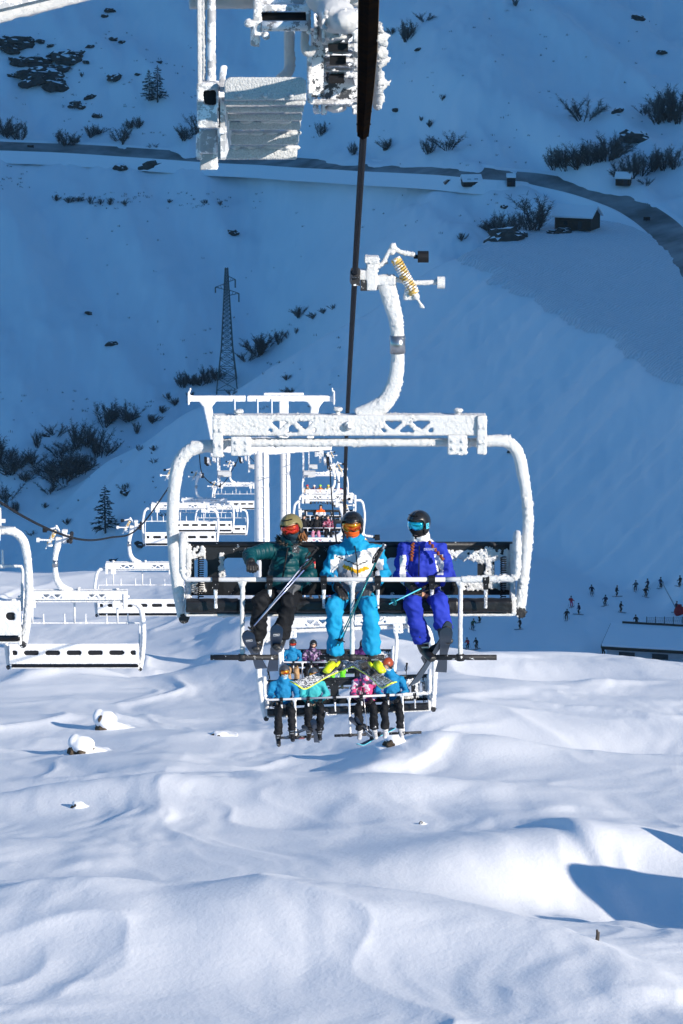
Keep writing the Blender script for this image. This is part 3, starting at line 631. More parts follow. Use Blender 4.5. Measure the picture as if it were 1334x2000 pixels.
    m_.build('rope_channel', M['channel'], Sh)
    for sg in (-1, 1):
        m_ = MB(); m_.tube([p + Vector((sg * (.064 - .020 * max(0, i / (len(cc) - 1) - .45) / .55), 0, .016)) for i, p in enumerate(cc)], .0045, 6); m_.build('channel_rim', M['gold_rim'], Sh, True)
    m_ = MB(); m_.tube([p + Vector((.008, 0, .004)) for p in cc[:int(len(cc) * .72)]], .012, 8); m_.build('channel_streak', M['steel'], Sh, True)  # bright strip added in place of the highlight along the channel
    m_ = MB()
    for i in range(18, len(cc) - 1, 5): m_.box(cc[i] + Vector((0, 0, -.012)), (.11, .012, .012))
    m_.build('channel_joint', M['rubber'], Sh)
    m_ = MB(); rr = random.Random(4)
    for k, y in enumerate((66, 92, 112, 140, 158, 186)):
        Y = 21 + .45 * k; big = k % 2 == 0
        a = P(737, y + 12, Y); tip = P(762 if big else 752, y + 2, Y)
        m_.tube([a, (a + tip) / 2, tip], [.045, .032, .008], 8)
        for _ in range(7): m_.ball(P(rr.uniform(736, 752), y + rr.uniform(-4, 22), Y), rr.uniform(.012, .032), 6, 5)
    m_.tube([P(738, 52, 20.9), P(736, 208, 23.3)], .03, 8)
    link('rime_fin', m_.fused(.009, 0, rime(.006, 30, .018, 55), 'rime_fin'), M['rime'], Sh)
M['frosty_plate'] = mat('frosty_plate', (.62, .63, .64), .75, bump=1.0, bscale=70, bdist=.012, var=.25, vscale=90)
M['channel'] = mat('channel', (.006, .006, .007), .6, spec=0, bump=.3, bscale=20, col2=(.014, .009, .006), vscale=12)
near_tower()
# ------------------------------------------------------------------ towers down the line
def line_tower(Y, pxp, ybase, label, lift=True, ladder_side=1):
    base = ground_at(pxp, ybase) if ybase else None
    xc = at(pxp, 900, Y).x; gz = float(hT(xc, Y)) - .8
    n = Y / D0; z = lambda py: at(pxp, py, Y).z - gz; x = lambda px: at(px, 900, Y).x - xc
    T = empty('lift_tower', (xc, Y, gz), label, 'lift tower', 'chairlift towers')
    r = .46; ztop = z(878)
    m_ = MB(); m_.tube([(0, 0, 0), (0, 0, ztop)], [r * 1.04, r * .9], 40); m_.tube([(0, 0, ztop * .5 - .1), (0, 0, ztop * .5 + .1)], r * 1.08, 40); m_.build('post', M['white_post'], T, True)
    m_ = MB()
    for s_ in (-.2, .2): m_.bar((s_ + .1, -r - .12, 1.2), (s_ + .1, -r - .12, ztop), .07, .05)
    for k in range(int((ztop - 1.4) / .6)): m_.bar((-.1, -r - .08, 1.4 + .6 * k), (.3, -r - .08, 1.4 + .6 * k), .03, .03)
    link('ladder', m_.mesh('ladder'), M['white_post'], T)
    m_ = MB(); zc = z(878); m_.prism([(XL - xc - .5, zc - .0), (XL - xc - .5, zc + .35), (0, zc + .7), (XR - xc + .2, zc + .35), (XR - xc + .2, zc), (0, zc - .3)], -.3, .3, ((1, 0, 0), (0, 0, 1), (0, 1, 0))); link('crossarm', m_.fused(.06, 1, rime(.02, 5, .02, 14), 'crossarm'), M['rime'], T)
    if lift:
        zt = z(778); m_ = MB()
        xs = (-4.15, 3.95)
        for a, b in ((-4.1, -.9), (-.8, 1.2), (1.3, 4.0)): m_.box(((a + b) / 2, 0, zt), (b - a, .3, .32))
        for s_, x0, x1 in ((-1, -3.05, -2.65), (1, 3.05, 2.7)):
            m_.prism([(x0 - .55, zt - .1), (x0 + .55, zt - .1), (x0 + .24, zt - .5), (x1 + .2, ztop + .3), (x1 - .2, ztop + .3), (x0 - .24, zt - .5)], -.14, .14, ((1, 0, 0), (0, 0, 1), (0, 1, 0)))
        for s_ in (-1, 1): m_.box((s_ * 4.12, 0, zt + .02), (.1, .7, .75)); m_.bar((s_ * 4.12, 0, zt + .2), (s_ * 4.0, 0, zt + .6), .1, .1)
        link('lifting_frame', m_.fused(.05, 1, rime(.015, 6, .02, 16), 'lifting_frame'), M['rime'], T)
        m_ = MB()
        for xx in (-1.5, -.2, .6): m_.tube([(xx, -.2, zt), (xx, -.2, zt - 1.2)], .04, 6)
        m_.tube([(-2.2, -.3, zt - .95), (2.6, -.3, zt - .95)], .05, 6); m_.tube([(-2.2, -.3, zt - .95), (-2.25, -.3, zt - 1.5)], .05, 6); m_.build('handrail', M['rime'], T)
    else:
        zt = z(772); m_ = MB(); m_.box((-.1, 0, (zt + ztop) / 2), (.75, .6, zt - ztop)); m_.box((-.1, 0, zt), (3.2, .3, .4)); link('mast', m_.fused(.06, 1, rime(.02, 6, .02, 16), 'mast'), M['rime'], T)
    for s_, X_, ins in ((0, XL, 1), (1, XR, -1)):
        Sh = empty('sheave_train', (X_ - xc, 0, zc)); Sh.parent = T; dz = (at(640, 893, Y).z - at(640, 878, Y).z)
        sl_ = -.22
        m_ = MB(); m_.box((.0, 0, dz - .28), (.16, .1, .2)); m_.bar((ins * .16, -2, dz - .25 + .44), (ins * .16, 2, dz - .25 - .44), .1, .3); m_.bar((ins * .45, -1.6, dz - .1 + .35), (ins * .45, 1.6, dz - .1 - .35), .12, .34); m_.box((ins * .5, 0, dz * .3), (.5, .3, .5)); m_.build('side_frame', M['frosty_grey'], Sh)
        for k in range(8):
            yy = -1.75 + .5 * k; m_ = MB(); zc2 = dz - .22 + sl_ * yy - .02; m_.tube([(-.06, yy, zc2), (.06, yy, zc2)], .2, 20); m_.build('sheave', M['rubber'], Sh, False)
        Wk = empty('walkway', (X_ - xc, 0, zc)); Wk.parent = T; xo = ins * 1.05
        for (y_, a_, b_) in ((-1.4, .1, -1.6), (1.4, -.2, -2.1)):
            m_ = MB(); m_.bar((xo - .35, y_, a_), (xo - .35, y_, b_), .09, .09); m_.build('upright', M['frosty_grey'], Wk)
        for k in range(8):
            yy = -1.7 + .48 * k; m_ = MB(); m_.box((xo, yy, -1.35 + sl_ * yy), (.66, .42, .08)); m_.box((xo, yy - .2, -1.4 + sl_ * yy), (.66, .03, .2)); m_.build('tread', M['frosty_plate'], Wk)
    return T
line_tower(174, 511, None, 'white tower with twin-armed lifting frame standing behind the nearest chair', True)
line_tower(246, 557, None, 'farther white tower post seen just right of the first one', False)
# ------------------------------------------------------------------ people
def cloth(name, col, rough=.75, fold=.5): return mat(name, col, rough, bump=fold, bscale=16, bdist=.015, var=.12, vscale=5, spec=.22)
M['skin'] = mat('skin', (.62, .36, .25), .55)
M['black_cloth'] = cloth('black_cloth', (.008, .009, .012)); M['glove'] = mat('glove', (.014, .014, .015), .5, bump=.4, bscale=30)
M['grey_glove'] = mat('grey_glove', (.09, .095, .105), .6, bump=.4, bscale=30)
M['boot_black'] = patchy('boot_black', (.018, .018, .02), .64, 25, .35); M['buckle'] = mat('buckle', (.5, .5, .5), .35, metal=.8)
M['yellow_boot'] = mat('yellow_boot', (.72, .80, .02), .35); M['white_boot'] = mat('white_boot', (.55, .55, .56), .4)
M['helmet_black'] = mat('helmet_black', (.012, .012, .013), .28, coat=.3)
M['helmet_olive'] = mat('helmet_olive', (.20, .17, .07), .42, coat=.1); M['pale_plastic'] = mat('pale_plastic', (.62, .55, .45), .45)
def lens_mat(name, c1, c2):
    m = bpy.data.materials.new(name); m.use_nodes = True; t = m.node_tree; N = t.nodes; Lk = t.links; b = N['Principled BSDF']
    b.inputs['Metallic'].default_value = .75; b.inputs['Roughness'].default_value = .12; b.inputs['Coat Weight'].default_value = .6
    tc = N.new('ShaderNodeTexCoord'); n = N.new('ShaderNodeTexNoise'); n.inputs['Scale'].default_value = 14; Lk.new(tc.outputs['Object'], n.inputs['Vector'])
    r = N.new('ShaderNodeValToRGB'); r.color_ramp.elements[0].position = .38; r.color_ramp.elements[1].position = .62
    r.color_ramp.elements[0].color = (*c1, 1); r.color_ramp.elements[1].color = (*c2, 1); Lk.new(n.outputs[0], r.inputs[0]); Lk.new(r.outputs[0], b.inputs['Base Color']); return m
M['lens_red'] = lens_mat('lens_red', (.75, .01, .02), (.9, .10, .01)); M['lens_orange'] = lens_mat('lens_orange', (.65, .05, .0), (.95, .45, .02)); M['lens_cyan'] = lens_mat('lens_cyan', (.0, .30, .38), (.02, .55, .85))
M['hair_red'] = mat('hair_red', (.20, .045, .012), .55, bump=1, bscale=60); M['hair_brown'] = mat('hair_brown', (.22, .09, .03), .6, bump=1, bscale=60)
M['fur'] = mat('fur', (.10, .085, .07), .9, bump=1, bscale=70, var=.6, vscale=50)
def Cc(name, col, **k):
    if name not in M: M[name] = cloth(name, col, **k)
    return M[name]
TEAL = Cc('teal_down', (.003, .055, .070), rough=.45); CYAN = Cc('cyan_shell', (.008, .29, .54)); WHITE = Cc('white_shell', (.72, .72, .74)); OCHRE = Cc('ochre_stripe', (.68, .36, .01)); BLUEV = Cc('violet_blue', (.020, .040, .40)); BLACK = M['black_cloth']
SILVER = Cc('silver_shell', (.34, .35, .40))
def seg_near(co, segs):
    best = np.full(len(co), 9.); s = np.zeros(len(co)); idx = np.zeros(len(co), int)
    for i, (a, b) in enumerate(segs):
        a = np.array(a); b = np.array(b); d = b - a; l = np.linalg.norm(d); t = np.clip(((co - a) @ d) / l ** 2, 0, 1); q = a + t[:, None] * d
        r = np.linalg.norm(co - q, axis=1); k = r < best; best[k] = r[k]; s[k] = (t * l)[k]; idx[k] = i
    return s, idx, best
def shell(mb, cen, rad, azs, ello, elhi, R3, th=.01, nr=8):
    """patch of an ellipsoid, closed with thickness. az 0 = face direction (-y)"""
    n = len(azs); g = []
    for k, rr in enumerate((1, 0)):
        for i in range(nr + 1):
            for j, az in enumerate(azs):
                el = ello(az) + (elhi(az) - ello(az)) * i / nr
                c = Vector(rad) if rr else Vector([q - th for q in rad])
                v = Vector((math.cos(el) * math.sin(az) * c.x, -math.cos(el) * math.cos(az) * c.y, math.sin(el) * c.z))
                g.append(cen + R3 @ v)
    id_ = lambda k, i, j: k * (nr + 1) * n + i * n + j; F = []
    for i in range(nr):
        for j in range(n - 1):
            F.append((id_(0, i, j), id_(0, i, j + 1), id_(0, i + 1, j + 1), id_(0, i + 1, j))); F.append((id_(1, i, j), id_(1, i + 1, j), id_(1, i + 1, j + 1), id_(1, i, j + 1)))
    for j in range(n - 1):
        F.append((id_(0, 0, j), id_(1, 0, j), id_(1, 0, j + 1), id_(0, 0, j + 1))); F.append((id_(0, nr, j), id_(0, nr, j + 1), id_(1, nr, j + 1), id_(1, nr, j)))
    for i in range(nr):
        F.append((id_(0, i, 0), id_(0, i + 1, 0), id_(1, i + 1, 0), id_(1, i, 0))); F.append((id_(0, i, n - 1), id_(1, i, n - 1), id_(1, i + 1, n - 1), id_(0, i + 1, n - 1)))
    mb.add(g, F)
def hand_mb(w, d, nrm, curl=.9, s=1.0, left=False):
    """palm, four unequal bent fingers, thumb from the side of the palm"""
    m_ = MB(); d = d.normalized(); nrm = (nrm - d * nrm.dot(d)).normalized(); sd = d.cross(nrm) * (-1 if left else 1)
    m_.tube([w - d * .075 * s, w + d * .02 * s], [.046 * s, .038 * s], 10)
    for t in (-.5, 0, .5): m_.tube([w + sd * (t * .03 * s), w + d * .05 * s + sd * (t * .055 * s), w + d * .085 * s + sd * (t * .06 * s)], [.022 * s, .021 * s, .017 * s], 8)
    for k, (off, ln) in enumerate(((-.034, .068), (-.011, .078), (.012, .072), (.034, .058))):
        p = w + d * .085 * s + sd * off * s; dd = d.copy(); pts = [p - d * .02 * s]; ang = 0
        for j in range(3):
            pts.append(p); ang += curl * (.7 + .12 * j); dd = d * math.cos(ang) + nrm * math.sin(ang) + sd * off * 1.2; p = p + dd.normalized() * ln * s * (.48, .32, .26)[j]
        pts.append(p); m_.tube(pts, [.0125 * s, .0128 * s, .012 * s, .011 * s, .009 * s], 8); m_.ball(p, .0095 * s, 8, 6)
    q = w + d * .03 * s - sd * .034 * s; t1 = (d * .7 - sd * .6 + nrm * .4).normalized(); t2 = (d * .8 + nrm * .8 - sd * .1).normalized()
    m_.tube([q, q + t1 * .035 * s, q + t1 * .035 * s + t2 * .03 * s], [.016 * s, .0135 * s, .011 * s], 8); m_.ball(q + t1 * .035 * s + t2 * .03 * s, .0115 * s, 8, 6)
    return m_
def pose(c, **k):
    """seated pose in the pixel frame of the nearest chair: (px, py, depth)"""
    p = dict(head=(c, 1025, .02), neck=(c, 1052, .06), shL=(c - 40, 1074, .08), shR=(c + 40, 1074, .08), elL=(c - 56, 1120, .0), elR=(c + 56, 1120, .0),
             haL=(c - 26, 1148, -.26), haR=(c + 26, 1148, -.26), hip=(c, 1158, .06), knL=(c - 30, 1180, -.46), knR=(c + 30, 1180, -.46),
             anL=(c - 30, 1262, -.44), anR=(c + 30, 1262, -.44))
    p.update(k); return p
def person(chair, c, label, jacket, trousers, helmet, lens, pose_kw=None, yaw=0, pitch=0, roll=0, hi=False, puffy=False, paint=None, jmats=None, gaiter=None, boot=None, toes=None, group='skiers riding the chairs up', gmat=None, hairmat=None, size=1.0, curl=(1.1, 1.1), fr=None, poses=None):
    P0 = pose(c, **(pose_kw or {})); J = {k: L(*v) for k, v in P0.items()}; seat = L(c, 1175, 0)
    if size != 1: J = {k: seat + (v - seat) * size for k, v in J.items()}
    root = empty('person', chair.matrix_basis @ seat, label, 'person', group); root.rotation_euler = chair.rotation_euler
    J = {k: v - seat for k, v in J.items()}; S = size
    R3 = Matrix.Rotation(yaw, 3, 'Z') @ Matrix.Rotation(roll, 3, 'Y') @ Matrix.Rotation(pitch, 3, 'X')
    H = J['head']; up = R3 @ Vector((0, 0, 1)); fw = R3 @ Vector((0, -1, 0)); sdv = R3 @ Vector((1, 0, 0))
    vx = .0115 if hi else .019
    cst = J['shL'] * .5 + J['shR'] * .5; cst_lo = cst * .45 + J['hip'] * .55
    # body: one continuous skin from head to feet
    b = MB(); b.ball(H + up * .01, (.076 * S, .093 * S, .112 * S), 16, 12, R3); b.ball(H - up * .06 + fw * .03, (.052, .06, .055), 12, 8, R3)
    b.tube([H + fw * .085 + up * .01, H + fw * .108 - up * .02], [.012, .016], 8); b.tube([H + fw * .088 - up * .05 - sdv * .02, H + fw * .088 - up * .05 + sdv * .02], .010, 6)
    for s_ in (-1, 1): b.ball(H + sdv * s_ * .078, (.012, .02, .032), 8, 6, R3); b.ball(H + sdv * s_ * .03 + fw * .08 + up * .015, .014, 8, 6)
    b.tube([H - up * .04, J['neck'], cst], [.052, .055, .08], 12)
    b.tube([J['hip'], cst_lo, cst], [(.11, .08), (.10, .07), (.12, .07)], 14, flat=(1, 0, 0)); b.ball(J['hip'], (.11, .08, .07))
    for s_ in 'LR':
        b.tube([cst, J['sh' + s_], J['el' + s_], J['ha' + s_]], [.045, .034, .028, .020], 10)
        b.tube([J['hip'] + (J['kn' + s_] - J['hip']) * .12, J['kn' + s_], J['an' + s_]], [.055, .038, .026], 10)
        b.ball(J['kn' + s_], .04); b.ball(J['an' + s_] + (J['an' + s_] - J['kn' + s_]).normalized() * .05, (.03, .03, .03))
        e = (J['ha' + s_] - J['el' + s_]).normalized(); b.ball(J['ha' + s_] + e * .03, .022)
    link('body', b.fused(.016 if hi else .022, 2, None, 'body'), M['skin'], root); bo = [o for o in root.children][0]
    # jacket
    j = MB(); hp = J['hip'] + Vector((0, .0, -.02)); wdt = (J['shR'] - J['shL']).length / .4
    ax = (J['shR'] - J['shL']).normalized()
    k_ = 1.1 if puffy else 1.0
    j.tube([hp, hp * .72 + cst * .28, hp * .45 + cst * .55, hp * .12 + cst * .88, cst + (J['neck'] - cst) * .35, J['neck']], [(.170 * k_, .14), (.160 * k_, .13), (.168 * k_ * wdt, .132), (.150 * k_ * wdt, .112), (.10, .085), (.072, .072)], 20, flat=ax)
    for s_ in 'LR': j.tube([J['neck'] - (J['neck'] - cst) * .15, J['sh' + s_] * .55 + cst * .45 + Vector((0, 0, .02)), J['sh' + s_]], [.066, .066, .062], 12)
    j.tube([J['neck'] - (J['neck'] - cst) * .3, J['neck'] + (H - J['neck']) * .42], [.094, .088], 14)
    for s_ in 'LR':
        w = J['el' + s_] + (J['ha' + s_] - J['el' + s_]) * .86; j.ball(J['sh' + s_] - Vector((0, 0, .012)), .072 * k_, 12, 8)
        j.tube([cst * .35 + J['sh' + s_] * .65, J['sh' + s_], J['sh' + s_] * .5 + J['el' + s_] * .5, J['el' + s_], w], [.075 * k_, .073 * k_, .066 * k_, .060 * k_, .050 * k_], 14); j.ball(J['el' + s_], .067 * k_, 10, 8)
    segs = [(J['hip'], J['neck']), (J['shL'], J['elL']), (J['elL'], J['haL']), (J['shR'], J['elR']), (J['elR'], J['haR'])]
    sd0 = c * .13
    def dj(co, no):
        x, y, z = co[:, 0], co[:, 1], co[:, 2]; s, idx, r = seg_near(co, segs)
        if puffy:
            q = np.abs(np.sin(np.pi * (s + .012 * pn(x * 9, y * 9, z * 3)) / np.where(idx == 0, .072, .06))); n = .020 * q ** .5 - .013 + .003 * pn(x * 40, y * 40, z * 12)
        else:
            n = .015 * (1 - np.minimum(np.abs(pn(x * 6 + sd0, z * 5 + y * 4, idx * 3.1)) * 3.2, 1.5)) + .011 * (1 - np.minimum(np.abs(pn(x * 14 + z * 9, z * 13 - x * 7, y * 12 + sd0)) * 3, 1.5)) - .002
        return co + no * (n * (1 if hi else .8))[:, None].astype('f')
    jm = j.fused(vx, 2, dj, 'jacket'); mats = jmats or [jacket]
    if paint:
        n = len(jm.polygons); cc = np.empty(n * 3, 'f'); jm.polygons.foreach_get('center', cc); cc = cc.reshape(-1, 3)
        s, idx, r = seg_near(cc, segs); q = cc + np.array(seat)     # back to chair-local
        qc = (q + np.array(O1)) @ np.array(CM); px = 667 + FPX * qc[:, 0] / -qc[:, 2]; py = 1000 - FPX * qc[:, 1] / -qc[:, 2]
        jm.polygons.foreach_set('material_index', paint(px, py, idx, s, q[:, 1]).astype('i'))
    jo = link('jacket', jm, mats, root)
    # trousers
    t = MB(); t.ball(J['hip'] + Vector((0, 0, -.03)), (.175, .14, .115))
    for s_ in 'LR':
        hj = J['hip'] + Vector(((-.085 if s_ == 'L' else .085), -.03, -.035)); kn, an = J['kn' + s_], J['an' + s_]; mid = kn * .5 + an * .5
        t.tube([hj, hj * .5 + kn * .5, kn], [.092, .084, .074], 14); t.ball(kn, .076, 12, 8); t.tube([kn, kn * .6 + an * .4, an * .8 + kn * .2, an], [.073, .074, .077, .082], 14)
    def dt(co, no):
        x, y, z = co[:, 0], co[:, 1], co[:, 2]
        n = .015 * (1 - np.minimum(np.abs(pn(x * 6 + z * 3 + sd0, z * 5, y * 5)) * 3, 1.5)) + .010 * (1 - np.minimum(np.abs(pn(x * 12 + z * 7, z * 11 + sd0, y * 9)) * 3, 1.5)) - .001; return co + no * n[:, None].astype('f')
    to = link('trousers', t.fused(vx, 2, dt, 'trousers'), trousers, root)
    # boots
    feet = []
    for s_, tv in zip('LR', toes or [(-.1, -1, -.05), (.1, -1, -.05)]):
        an = J['an' + s_]; d = Vector(tv).normalized(); kn = J['kn' + s_]; sh = (an - kn).normalized(); f_ = MB()
        u = (-sh - d * (-sh).dot(d)).normalized(); hl = an + sh * .10
        f_.tube([an - sh * .10, an + sh * .04, hl], [.066, .062, .055], 12); f_.tube([hl - d * .05 - u * .01, hl + d * .06 - u * .015, hl + d * .16 - u * .03, hl + d * .215 - u * .035], [(.046, .05), (.05, .05), (.05, .036), (.04, .028)], 12, flat=d.cross(u))
        bt = link('boot', f_.fused(.012 if hi else .018, 2, None, 'boot'), boot or M['boot_black'], root); k2 = MB()
        for q in (-.05, -.0, .05): k2.box(an + sh * q + d * .058, (.07, .014, .014))
        k2.build('buckle', M['buckle'], bt); feet.append((hl, d, u, seat))
    # gloves
    for i, s_ in enumerate('LR'):
        e = (J['ha' + s_] - J['el' + s_]).normalized(); g_ = hand_mb(J['ha' + s_] - e * .01, e, Vector((0, -.1, -1)) if abs(e.z) < .8 else Vector((0, -1, 0)), curl[i], 1.12 * S, s_ == 'L')
        link('glove', g_.fused(.0065 if hi else .011, 1, None, 'glove'), (gmat or [M['glove']] * 2)[i], root)
    # helmet, goggles, gaiter
    az = [2 * math.pi * i / 40 for i in range(41)]
    lo = lambda a: R(20) - R(50) * float(sstep(R(58), R(82), abs((a + math.pi) % (2 * math.pi) - math.pi)))
    hm = MB(); shell(hm, H + up * .022, (.112 * S, .134 * S, .120 * S), az, lo, lambda a: R(90), R3, .014, 10)
    he = link('helmet', hm.mesh('helmet', True), helmet, root)
    em = MB()
    for s_ in (-1, 1): em.ball(H + sdv * s_ * .088 - up * .035, (.022, .042, .05), 10, 8, R3)
    em.tube([H + sdv * .07 - up * .08, H - up * .125 + fw * .03, H - sdv * .07 - up * .08], .006, 6)
    em.build('ear_pad', M['glove'], he, True)
    if hi:
        vm = MB()
        for a_ in (-.5, -.17, .17, .5):
            p = H + up * .022 + R3 @ Vector((.112 * math.sin(a_) * .75, -.134 * math.cos(a_) * .75, .120 * .72)); vm.box(p, (.03, .012, .008), R3)
        vm.build('vent', M['rubber'], he)
    if lens is not None:
        ga = [R(-66) + R(132) * i / 16 for i in range(17)]; nt_ = lambda a: R(11) * math.exp(-(a / R(13)) ** 2); rd = lambda a: R(9) * (abs(a) / R(66)) ** 4
        gm = MB(); shell(gm, H + up * .012, (.101 * S, .122 * S, .115 * S), ga, lambda a: R(-29) + nt_(a) + rd(a), lambda a: R(20) - rd(a) * .6, R3, .02, 5)
        go = link('goggles', gm.mesh('goggles', True), fr or M['rubber'], root)
        ga2 = [a * .93 for a in ga]; gm = MB(); shell(gm, H + up * .012, (.106 * S, .127 * S, .119 * S), ga2, lambda a: R(-26) + nt_(a) + rd(a), lambda a: R(17.5) - rd(a) * .6, R3, .006, 5); link('lens', gm.mesh('lens', True), lens, go)
    if gaiter is not None:
        ga = [R(-105) + R(210) * i / 20 for i in range(21)]; gm = MB(); shell(gm, H - up * .004, (.088 * S, .109 * S, .120 * S), ga, lambda a: R(-72), lambda a: R(-16), R3, .01, 8)
        gm.tube([H - up * .09 + fw * .0, J['neck'] - Vector((0, 0, .01))], [.066, .074], 14)
        link('face_cover', gm.fused(.009 if hi else .016, 1, lambda co, no: co + no * (.005 * (1 - np.abs(pn(co[:, 0] * 9, co[:, 1] * 9, co[:, 2] * 22)) * 3))[:, None].astype('f'), 'face_cover'), gaiter, root)
    return root, J, feet, R3
def world(root, v): return root.matrix_basis @ v
# skis and poles: things of their own
def ski(a, b, upv, label, top, base, group, binding_at=.5, ln=None, edge=None, emblem=False, wid=1.0):
    """a = tip, b = tail (world)"""
    ax_ = (b - a); l = ax_.length; x = ax_.normalized(); u = (upv - x * upv.dot(x)).normalized(); y = u.cross(x); n = 34
    prof = lambda t: (.062 * min(1, (max(t, 0) / .035)) ** .5 * (1 - .36 * float(sstep(.06, .5, t)) + .30 * float(sstep(.5, 1, t)))) * wid
    kick = lambda t: .075 * max(0, 1 - t / .17) ** 2.4 + .006 * max(0, 1 - (1 - t) / .06)
    vs = []; fs = []; mi = []
    org = a + ax_ * binding_at
    for i in range(n + 1):
        t = (i / n) ** 1.3 if i < n else 1; w = max(prof(t), .004); z = kick(t); c_ = a + x * l * t + u * (z * l * .55 - .0) - org
        for (s_, h) in ((-1, 0), (1, 0), (1, .012), (-1, .012)): vs.append(c_ + y * w * s_ * (1 if h == 0 else .94) + u * h)
    for i in range(n):
        q = i * 4
        for k, m__ in ((0, 1), (1, 2), (2, 0), (3, 2)): fs.append((q + k, q + (k + 1) % 4, q + 4 + (k + 1) % 4, q + 4 + k)); mi.append(m__)
    fs += [(0, 3, 2, 1), (n * 4, n * 4 + 1, n * 4 + 2, n * 4 + 3)]; mi += [2, 2]
    me = bpy.data.meshes.new('ski'); me.from_pydata(vs, [], fs); me.polygons.foreach_set('material_index', mi)
    o = link('ski', me, [top, base, edge or M['rubber']], None, org); tag(o, label, 'ski', group)
    bm_ = MB()
    for t, hh in ((binding_at - .09, .05), (binding_at + .1, .07)): 
        c_ = a + x * l * t - org + u * (.012 + hh / 2); rot = Matrix((x, y, u)).transposed(); bm_.box(c_, (.09, .07, hh), rot)
    bm_.box(u * .02, (.36, .06, .014), Matrix((x, y, u)).transposed()); bm_.build('binding', M['boot_black'], o)
    if emblem:      # pale outlined rectangle with a slanted stroke on the base near the tip
        em = MB(); rot = Matrix((x, y, u)).transposed(); t0 = .10
        c_ = a + x * l * t0 - org + u * (kick(t0) * l * .55 - .004); tl = (a + x * l * (t0 + .02) + u * kick(t0 + .02) * l * .55) - (a + x * l * (t0 - .02) + u * kick(t0 - .02) * l * .55); xx = tl.normalized(); uu = y.cross(xx) * -1; rot = Matrix((xx, y, uu)).transposed()
        for (dx, dy, sx, sy) in ((-.02, 0, .005, .06), (.02, 0, .005, .06), (0, -.03, .04, .005), (0, .03, .04, .005)): em.box(c_ + xx * dx + y * dy, (sx, sy, .004), rot)
        em.bar(c_ + xx * .014 - y * .022, c_ - xx * .014 + y * .022, .010, .004, up=uu); em.build('emblem', M['white_boot'], o)
    return o
def pole(a, b, label, shaft, group, grip=M['rubber'], basket=None):
    """a = grip end, b = tip (world)"""
    d = (b - a).normalized(); m_ = MB(); m_.tube([Vector((0, 0, 0)), b - a], [.0075, .0055], 8)
    o = m_.build('ski_pole', shaft, None, True, a); tag(o, label, 'ski pole', group)
    h = MB(); h.tube([-d * .01, d * .01, d * .08, d * .13], [.019, .018, .014, .012], 10); h.tube([-d * .02, d * .005], .022, 10); h.build('grip', grip, o, True)
    k = MB(); q = (b - a) - d * .06; k.tube([q - d * .004, q + d * .004], .04, 14); k.tube([q - d * .03, q], [.01, .016], 8); k.build('basket', basket or M['rubber'], o, True)
    s_ = MB(); e = d.orthogonal().normalized(); s_.tube(curve([d * .0, e * .05 + d * .07, e * .03 + d * .15, d * .03], 5), .006, 5); s_.build('strap', M['rubber'], o, True)
    return o
M['ski_navy'] = mat('ski_navy', (.006, .028, .065), .4, spec=.3); M['ski_slate'] = mat('ski_slate', (.025, .045, .07), .4, spec=.3); M['lime_edge'] = mat('lime_edge', (.70, .85, .05), .4)
M['ski_speck'] = patchy('ski_speck', (.04, .04, .05), .5, 45, .35); M['shaft_teal'] = mat('shaft_teal', (.01, .16, .18), .25, metal=.4); M['shaft_blue'] = mat('shaft_blue', (.05, .12, .45), .25, metal=.4, col2=(.75, .75, .8), vscale=4)
M['shaft_aqua'] = mat('shaft_aqua', (.10, .55, .70), .3); M['silver'] = mat('silver', (.6, .6, .62), .25, metal=.7)
C1 = CH[1]; W1 = lambda px, py, dy: C1.location + L(px, py, dy)
# ---- skier in the teal down jacket
p1, J, F, R3 = person(C1, 545, 'skier in quilted teal down jacket, black trousers and olive helmet leaning on the bar', TEAL, BLACK, M['helmet_olive'], M['lens_red'],
    dict(head=(570, 1031, -.04), neck=(566, 1058, .02), shL=(525, 1074, .04), shR=(590, 1080, .10), elL=(487, 1084, -.18), haL=(490, 1100, -.40), elR=(606, 1122, .02), haR=(574, 1148, -.28), hip=(553, 1156, .06),
         knL=(508, 1176, -.46), knR=(563, 1176, -.46), anL=(503, 1246, -.42), anR=(548, 1244, -.42)), yaw=R(-16), pitch=R(6), roll=R(-12), hi=True, puffy=True, gaiter=Cc('navy_gaiter', (.012, .035, .055)), toes=[(-.0, -1, .38), (-.05, -1, .38)], gmat=[M['glove'], M['grey_glove']], curl=(1.3, 1.2))
m_ = MB(); rr = random.Random(2)
hc = J['head']
for k in range(34):
    t = rr.uniform(0, 1); a_ = hc + Vector((.085 + rr.uniform(-.02, .03), .0 + rr.uniform(-.05, .05), -.04)); m_.tube(curve([a_, a_ + Vector((rr.uniform(-.02, .04), rr.uniform(-.04, .02), -.04)), a_ + Vector((rr.uniform(-.02, .06), rr.uniform(-.05, .02), -.06 - .03 * t))], 3), .006, 5)
m_.build('hair', M['hair_brown'], p1, True)
m_ = MB()
for k in range(150):
    a_ = rr.uniform(0, 2 * math.pi); n0 = J['neck'] + Vector((math.cos(a_) * .105, math.sin(a_) * .09 + .02, .01 + .02 * math.sin(a_))); d_ = Vector((math.cos(a_) * .5 + rr.uniform(-.5, .5), math.sin(a_) * .5 + rr.uniform(-.5, .5), rr.uniform(-.3, .9))).normalized(); m_.tube([n0, n0 + d_ * rr.uniform(.03, .06)], [.010, .002], 5)
m_.build('fur_trim', M['fur'], p1, True)
m_ = MB(); q = L(578, 1074, -.14) - L(545, 1175, 0); m_.box(q, (.07, .03, .055), Matrix.Rotation(.2, 3, 'Y')); m_.box(q + Vector((0, -.005, .04)), (.05, .03, .02)); m_.build('radio', patchy('radio_case', (.05, .05, .055), .6, 60), p1)
